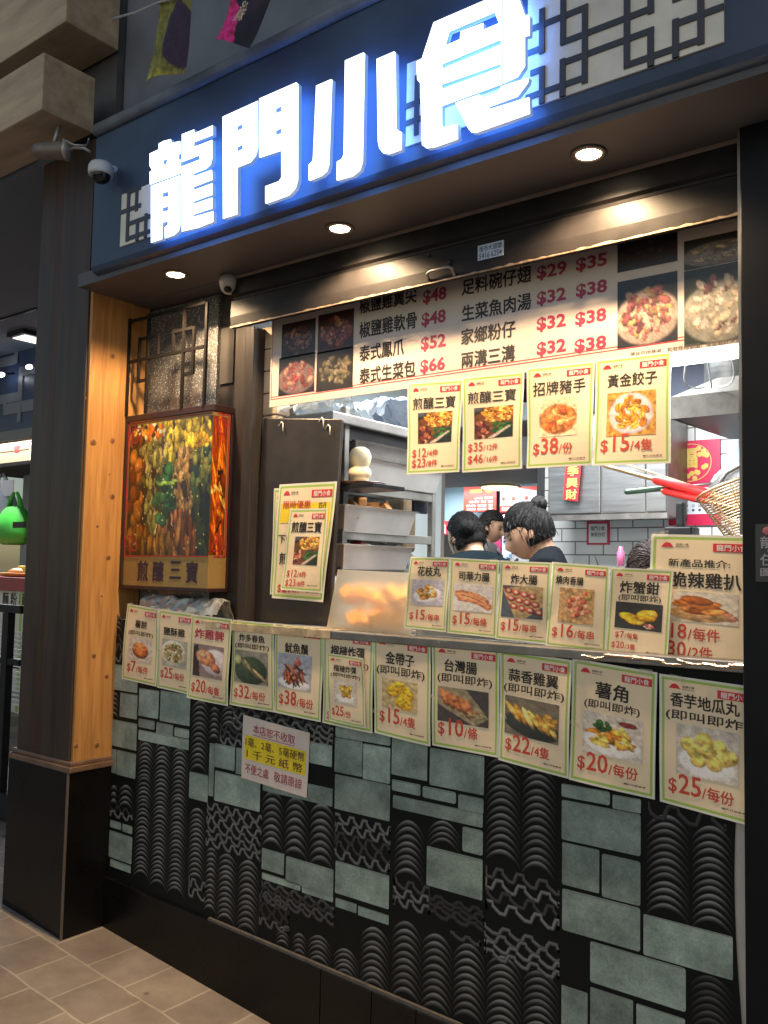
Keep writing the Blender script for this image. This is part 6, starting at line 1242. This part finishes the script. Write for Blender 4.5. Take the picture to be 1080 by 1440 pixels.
def head_pts():
    d, f = sphere_dirs(56, 40); p = d * HR; x, y, z = d[:, 0], d[:, 1], d[:, 2]
    jaw = smooth(0, -1, z); p[:, 0] *= 1 - .34 * jaw * (y > -.4); p[:, 1] += .012 * jaw * smooth(-.2, .6, y)
    G = lambda cx, cz, s: np.exp(-((x - cx) ** 2 + (z - cz) ** 2) / (2 * s * s)) * (y > 0)
    p[:, 1] += .024 * G(0, -.22, .11) + .012 * G(0, -.02, .09) + .007 * G(0, -.52, .14) + .008 * G(0, -.78, .16) - .010 * G(.36, .03, .14) - .010 * G(-.36, .03, .14) + .006 * G(0, .22, .4) + .004 * (G(.4, -.25, .2) + G(-.4, -.25, .2))
    return p, f
def hair_pts(style, seed):
    d, f = sphere_dirs(96, 48); x, y, z = d[:, 0], d[:, 1], d[:, 2]; r = np.random.RandomState(seed)
    face = smooth(.15, .45, y + .12 * np.abs(x)) * smooth(.58 if style != 'bangs' else .36, .30 if style != 'bangs' else .12, z) 
    low = smooth(-.50, -.70, z); side = smooth(.1, .35, y) * smooth(.0, -.25, z)
    k = 1.105 - .24 * np.maximum(np.maximum(face, low), side)
    an = np.arctan2(x, y); k = k + .014 * np.sin(an * 23 + 3 * z + r.uniform(0, 6)) * (1 - face) + .010 * np.sin(an * 41 + 8 * z) + r.normal(0, .004, len(k))
    return d * HR * k[:, None] + np.array((0, -.004, .004)), f
def person(label, headpx, Y, facing, pitch, lean, floor, hair, shirt, pants, seed, scale=None, armz=0., skin=(.52, .31, .20), strap=False, bun=None, hairm=None):
    hc = onY(*headpx, Y); yaw = math.atan2(facing[1], facing[0]) - math.pi / 2
    S = scale or (hc.z - floor) / 1.52
    J = {'pelvis': ((0, 0, .90), (.145, .105)), 'waist': ((0, 0, 1.06), (.12, .09)), 'chest': ((0, .0, 1.22), (.14, .10)), 'upper': ((0, -.01, 1.335), (.105, .075)), 'neck': ((0, .0, 1.405), (.05, .05)), 'nape': ((0, .02, 1.47), (.05, .052))}
    E = [('pelvis', 'waist'), ('waist', 'chest'), ('chest', 'upper'), ('upper', 'neck'), ('neck', 'nape')]
    for s, n in ((-1, 'r'), (1, 'l')):
        J.update({'sh' + n: ((s * .165, -.01, 1.325), (.052, .052)), 'el' + n: ((s * .215, .04, 1.07), (.037, .037)), 'wr' + n: ((s * .12, .26, 1.04 + armz), (.025, .022)), 'pa' + n: ((s * .105, .33, 1.035 + armz), (.033, .015)),
                  'hi' + n: ((s * .085, 0, .84), (.085, .085)), 'kn' + n: ((s * .095, .02, .47), (.052, .052)), 'an' + n: ((s * .1, -.02, .08), (.036, .036)), 'to' + n: ((s * .1, .11, .035), (.034, .028))})
        E += [('upper', 'sh' + n), ('sh' + n, 'el' + n), ('el' + n, 'wr' + n), ('wr' + n, 'pa' + n), ('pelvis', 'hi' + n), ('hi' + n, 'kn' + n), ('kn' + n, 'an' + n), ('an' + n, 'to' + n)]
        for q in range(5):
            fx = s * (.105 + (q - 2) * .017) if q < 4 else s * .065; L_ = (.062, .07, .074, .064, .04)[q]
            b0, b1, b2 = (fx, .352, 1.035 + armz), (fx, .352 + L_ * .55, 1.03 + armz), (fx, .352 + L_, 1.008 + armz)
            if q == 4: b0, b1, b2 = (s * .078, .315, 1.033 + armz), (s * .058, .335, 1.025 + armz), (s * .052, .36, 1.012 + armz)
            for i_, b_ in enumerate((b0, b1, b2)): J[f'f{n}{q}{i_}'] = (b_, (.0095 - .0012 * i_,) * 2)
            E += [('pa' + n, f'f{n}{q}0'), (f'f{n}{q}0', f'f{n}{q}1'), (f'f{n}{q}1', f'f{n}{q}2')]
    def bend(p):
        p = Vector(p)
        if p.z > .9 and lean: p = Matrix.Rotation(-lean, 3, 'X') @ (p - Vector((0, 0, .9))) + Vector((0, 0, .9))
        return p
    J = {k: (tuple(bend(a)), b) for k, (a, b) in J.items()}
    bv, bf = skin_mesh(J, E, 'pelvis', 2)
    Rp = Matrix.Rotation(-pitch - lean * .6, 3, 'X'); piv = bend((0, .0, 1.435)); off = Vector((0, .034, .072))
    H_ = lambda p: Rp @ (Vector(p) + off) + piv
    hv, hf = head_pts(); hv = [H_(p) for p in hv]
    hcen = H_((0, 0, 0)); M4 = Matrix.Translation(hc) @ Matrix.Rotation(yaw, 4, 'Z') @ Matrix.Scale(S, 4) @ Matrix.Translation(-hcen)
    mb = MB(); mb.add(bv, bf); mb.add(hv, hf)
    for s in (-1, 1): mb.ell(H_((s * .073, -.005, -.008)), (.010, .022, .032), 12, 8, rot=Rp)
    me = bpy.data.meshes.new('t'); me.from_pydata(mb.v, [], mb.f); o = bpy.data.objects.new('t', me); COL.objects.link(o)
    rm = o.modifiers.new('r', 'REMESH'); rm.mode = 'VOXEL'; rm.voxel_size = .0055; sm = o.modifiers.new('m', 'SMOOTH'); sm.iterations = 2; sm.factor = .4
    bm_ = eval_mesh(o); bpy.data.objects.remove(o)
    co = np.array([v.co for v in bm_.vertices]); Ri = Rp.inverted()
    loc = np.array([tuple(Ri @ (Vector(c) - piv) - off) for c in co]); col = np.ones((len(co), 3)) * np.array(skin)
    x, y, z = loc.T
    def paint(m, c, a=1.): 
        global _
        m = (m * a)[:, None]; return col * (1 - m) + np.array(c) * m
    front = (y > .03)
    for s in (-1, 1):
        col = paint(front * (((x - s * .029) / .013) ** 2 + ((z - .004) / .0045) ** 2 < 1), (.03, .02, .018)); col = paint(front * (((x - s * .030) / .018) ** 2 + ((z - .024 + .12 * np.abs(x - s * .03)) / .004) ** 2 < 1), (.05, .03, .025), .85)
    col = paint(front * ((x / .024) ** 2 + ((z + .055) / .006) ** 2 < 1), (.36, .12, .11), .8)
    ca = bm_.color_attributes.new('Col', 'FLOAT_COLOR', 'POINT'); ca.data.foreach_set('color', np.c_[col, np.ones(len(col))].ravel().astype(np.float32))
    bm_.materials.append(mat('skin', (1, 1, 1), .45, attr='Col', spec=.4)); bm_.polygons.foreach_set('use_smooth', [True] * len(bm_.polygons)); bm_.transform(M4)
    p_ = meshobj('person', bm_, None, (hc.x, hc.y, floor)); tag(p_, label, 'person', None)
    def child(name, v, f, m, sm=True):
        b = MB(); b.add([M4 @ Vector(q) for q in v], f); return b.build(name, m, p_, smooth=sm)
    # shirt and trousers grown from the same skeleton
    g = .02
    js = {k: (J[k][0], (J[k][1][0] + g, J[k][1][1] + g)) for k in ('pelvis', 'waist', 'chest', 'upper', 'shr', 'shl')}
    js['upper'] = (js['upper'][0], (.135, .102)); js['neck'] = (tuple(bend((0, -.004, 1.43))), (.062, .062))
    for n in 'rl': a, b = Vector(J['sh' + n][0]), Vector(J['el' + n][0]); js['sl' + n] = (tuple(a.lerp(b, .62)), (.058, .058))
    child('shirt', *skin_mesh(js, [('pelvis', 'waist'), ('waist', 'chest'), ('chest', 'upper'), ('upper', 'neck'), ('upper', 'shr'), ('upper', 'shl'), ('shr', 'slr'), ('shl', 'sll')], 'pelvis'), shirt)
    jt = {k: (J[k][0], (J[k][1][0] + .012, J[k][1][1] + .012)) for k in ('pelvis', 'hir', 'hil', 'knr', 'knl', 'anr', 'anl')}; jt['pelvis'] = ((0, 0, .89), (.152, .115))
    child('trousers', *skin_mesh(jt, [('pelvis', 'hir'), ('pelvis', 'hil'), ('hir', 'knr'), ('hil', 'knl'), ('knr', 'anr'), ('knl', 'anl')], 'pelvis'), pants)
    hv, hf = hair_pts(hair, seed); hm = hairm or mat('hair_black', (.008, .007, .007), .45, spec=.25, bump=.5, bscale=120, scale=20, stretch=(6, 6, 1))
    h = MB(); h.add(hv, hf); r = random.Random(seed)
    if bun:
        c, rad = Vector(bun[0]), bun[1]
        d, f = sphere_dirs(40, 20); k = 1 + .10 * np.sin(np.arctan2(d[:, 0], d[:, 1]) * 7 + 6 * d[:, 2]); h.add([c + Vector(q) for q in d * rad * k[:, None]], f)
        for i in range(26):
            a = Vector((r.gauss(0, 1), r.gauss(0, 1), r.gauss(0, 1))).normalized(); h.tube([c + a * rad * .8, c + a * rad * 1.25 + Vector((r.uniform(-.01, .01), r.uniform(-.01, .01), -.004))], [.0022, .0008], 4)
    for i in range(60):
        a = r.uniform(1.2, 5.08); q = Vector((math.sin(a) * .078, math.cos(a) * .098, r.uniform(-.05, .06))); h.tube([q, q * 1.06 + Vector((0, 0, -.012)), q * 1.04 + Vector((r.uniform(-.006, .006), r.uniform(-.006, .006), -.034))], [.003, .002, .0006], 4)
    # combed strands sweeping from the hairline over the crown to the bun or nape
    tgt = (Vector(bun[0]) if bun else Vector((0, -.09, -.05))).normalized()
    for i in range(420):
        a = r.uniform(0, 6.283); el = r.uniform(-.35, 1.2)
        d0 = Vector((math.cos(a) * math.cos(el), math.sin(a) * math.cos(el), math.sin(el)))
        if d0.y > .30 and d0.z < (.30 if hair == 'bangs' else .5): continue
        if d0.dot(tgt) < -.93: continue
        L_ = r.uniform(.35, .95); jit = Vector((r.gauss(0, .10), r.gauss(0, .10), r.gauss(0, .10))); k0 = r.uniform(1.085, 1.125); pts = []
        for t in range(7):
            f_ = t / 6 * L_; q = (d0 * (1 - f_) + (tgt + jit) * f_).normalized(); kk = k0 + .012 * math.sin(3.1 * t / 6) + (.015 if r.random() < .06 else 0); pts.append(Vector((q.x * HR[0], q.y * HR[1] - .004, q.z * HR[2] + .004)) * kk)
        h.tube(pts, [.0008, .0019, .0023, .0023, .0021, .0017, .0006], 4)
    if hair == 'bangs':
        for i in range(20):
            t = r.uniform(-1, 1); q = Vector((t * .06, .082 - .03 * t * t, .062 + r.uniform(-.012, .012))); h.tube([q, q + Vector((t * .012 + .006, .010, -.014)), q + Vector((t * .03 + .012, .004, -.030 - r.uniform(0, .016)))], [.0034, .0028, .0008], 5)
    child('hair', [H_(q) for q in h.v], h.f, hm)
    if strap:
        b = MB(); b.tube([bend((-.13, .03, 1.37)), bend((-.06, .118, 1.28)), bend((.06, .13, 1.12)), bend((.13, .09, 1.0))], .016, 8); child('shoulder_strap', b.v, b.f, M_black)
        b = MB(); put_text(b, '古著', lambda u, v, d: Vector(bend((.02 - u * .11, .128, 1.26 - v * .05))), 0, 0, 1, 1, 0, 0, .02); child('shirt_print', b.v, b.f, M_ink, False)
    return p_
FL = .2
M_teal = mat('shirt_teal_black', (.009, .015, .019), .9, spec=.05, bump=.15, bscale=40, scale=10); M_trs = mat('trousers_black', (.02, .02, .022), .8)
person('worker with black hair in a low bun and dark teal shirt turned away', (655, 756), 1.4, (-.94, .32), .38, .12, FL, 'plain', M_teal, M_trs, 3, bun=((-.055, -.095, .005), .036))
person('worker with raised bun and fringe in a dark shirt looking down in profile', (744, 748), 1.2, (-.90, -.42), .42, .10, FL, 'bangs', mat('shirt_charcoal', (.007, .009, .011), .9, spec=.05, bump=.15, bscale=40, scale=10), M_trs, 4, bun=((0, -.088, .085), .034), armz=.2)
person('worker with brown hair bending behind the large chicken steak card', (917, 806), .80, (-.55, .83), .5, .75, FL, 'plain', M_teal, M_trs, 5, scale=.98, hairm=mat('hair_brown', (.022, .013, .009), .55, spec=.2, bump=.5, bscale=120, scale=20, stretch=(6, 6, 1)))
person('man in a grey shirt with a black shoulder strap standing in the hall', (690, 741), 4.3, (.97, .25), .3, 0, FL, 'plain', mat('shirt_grey', (.25, .23, .23), .8), M_trs, 6, strap=True)
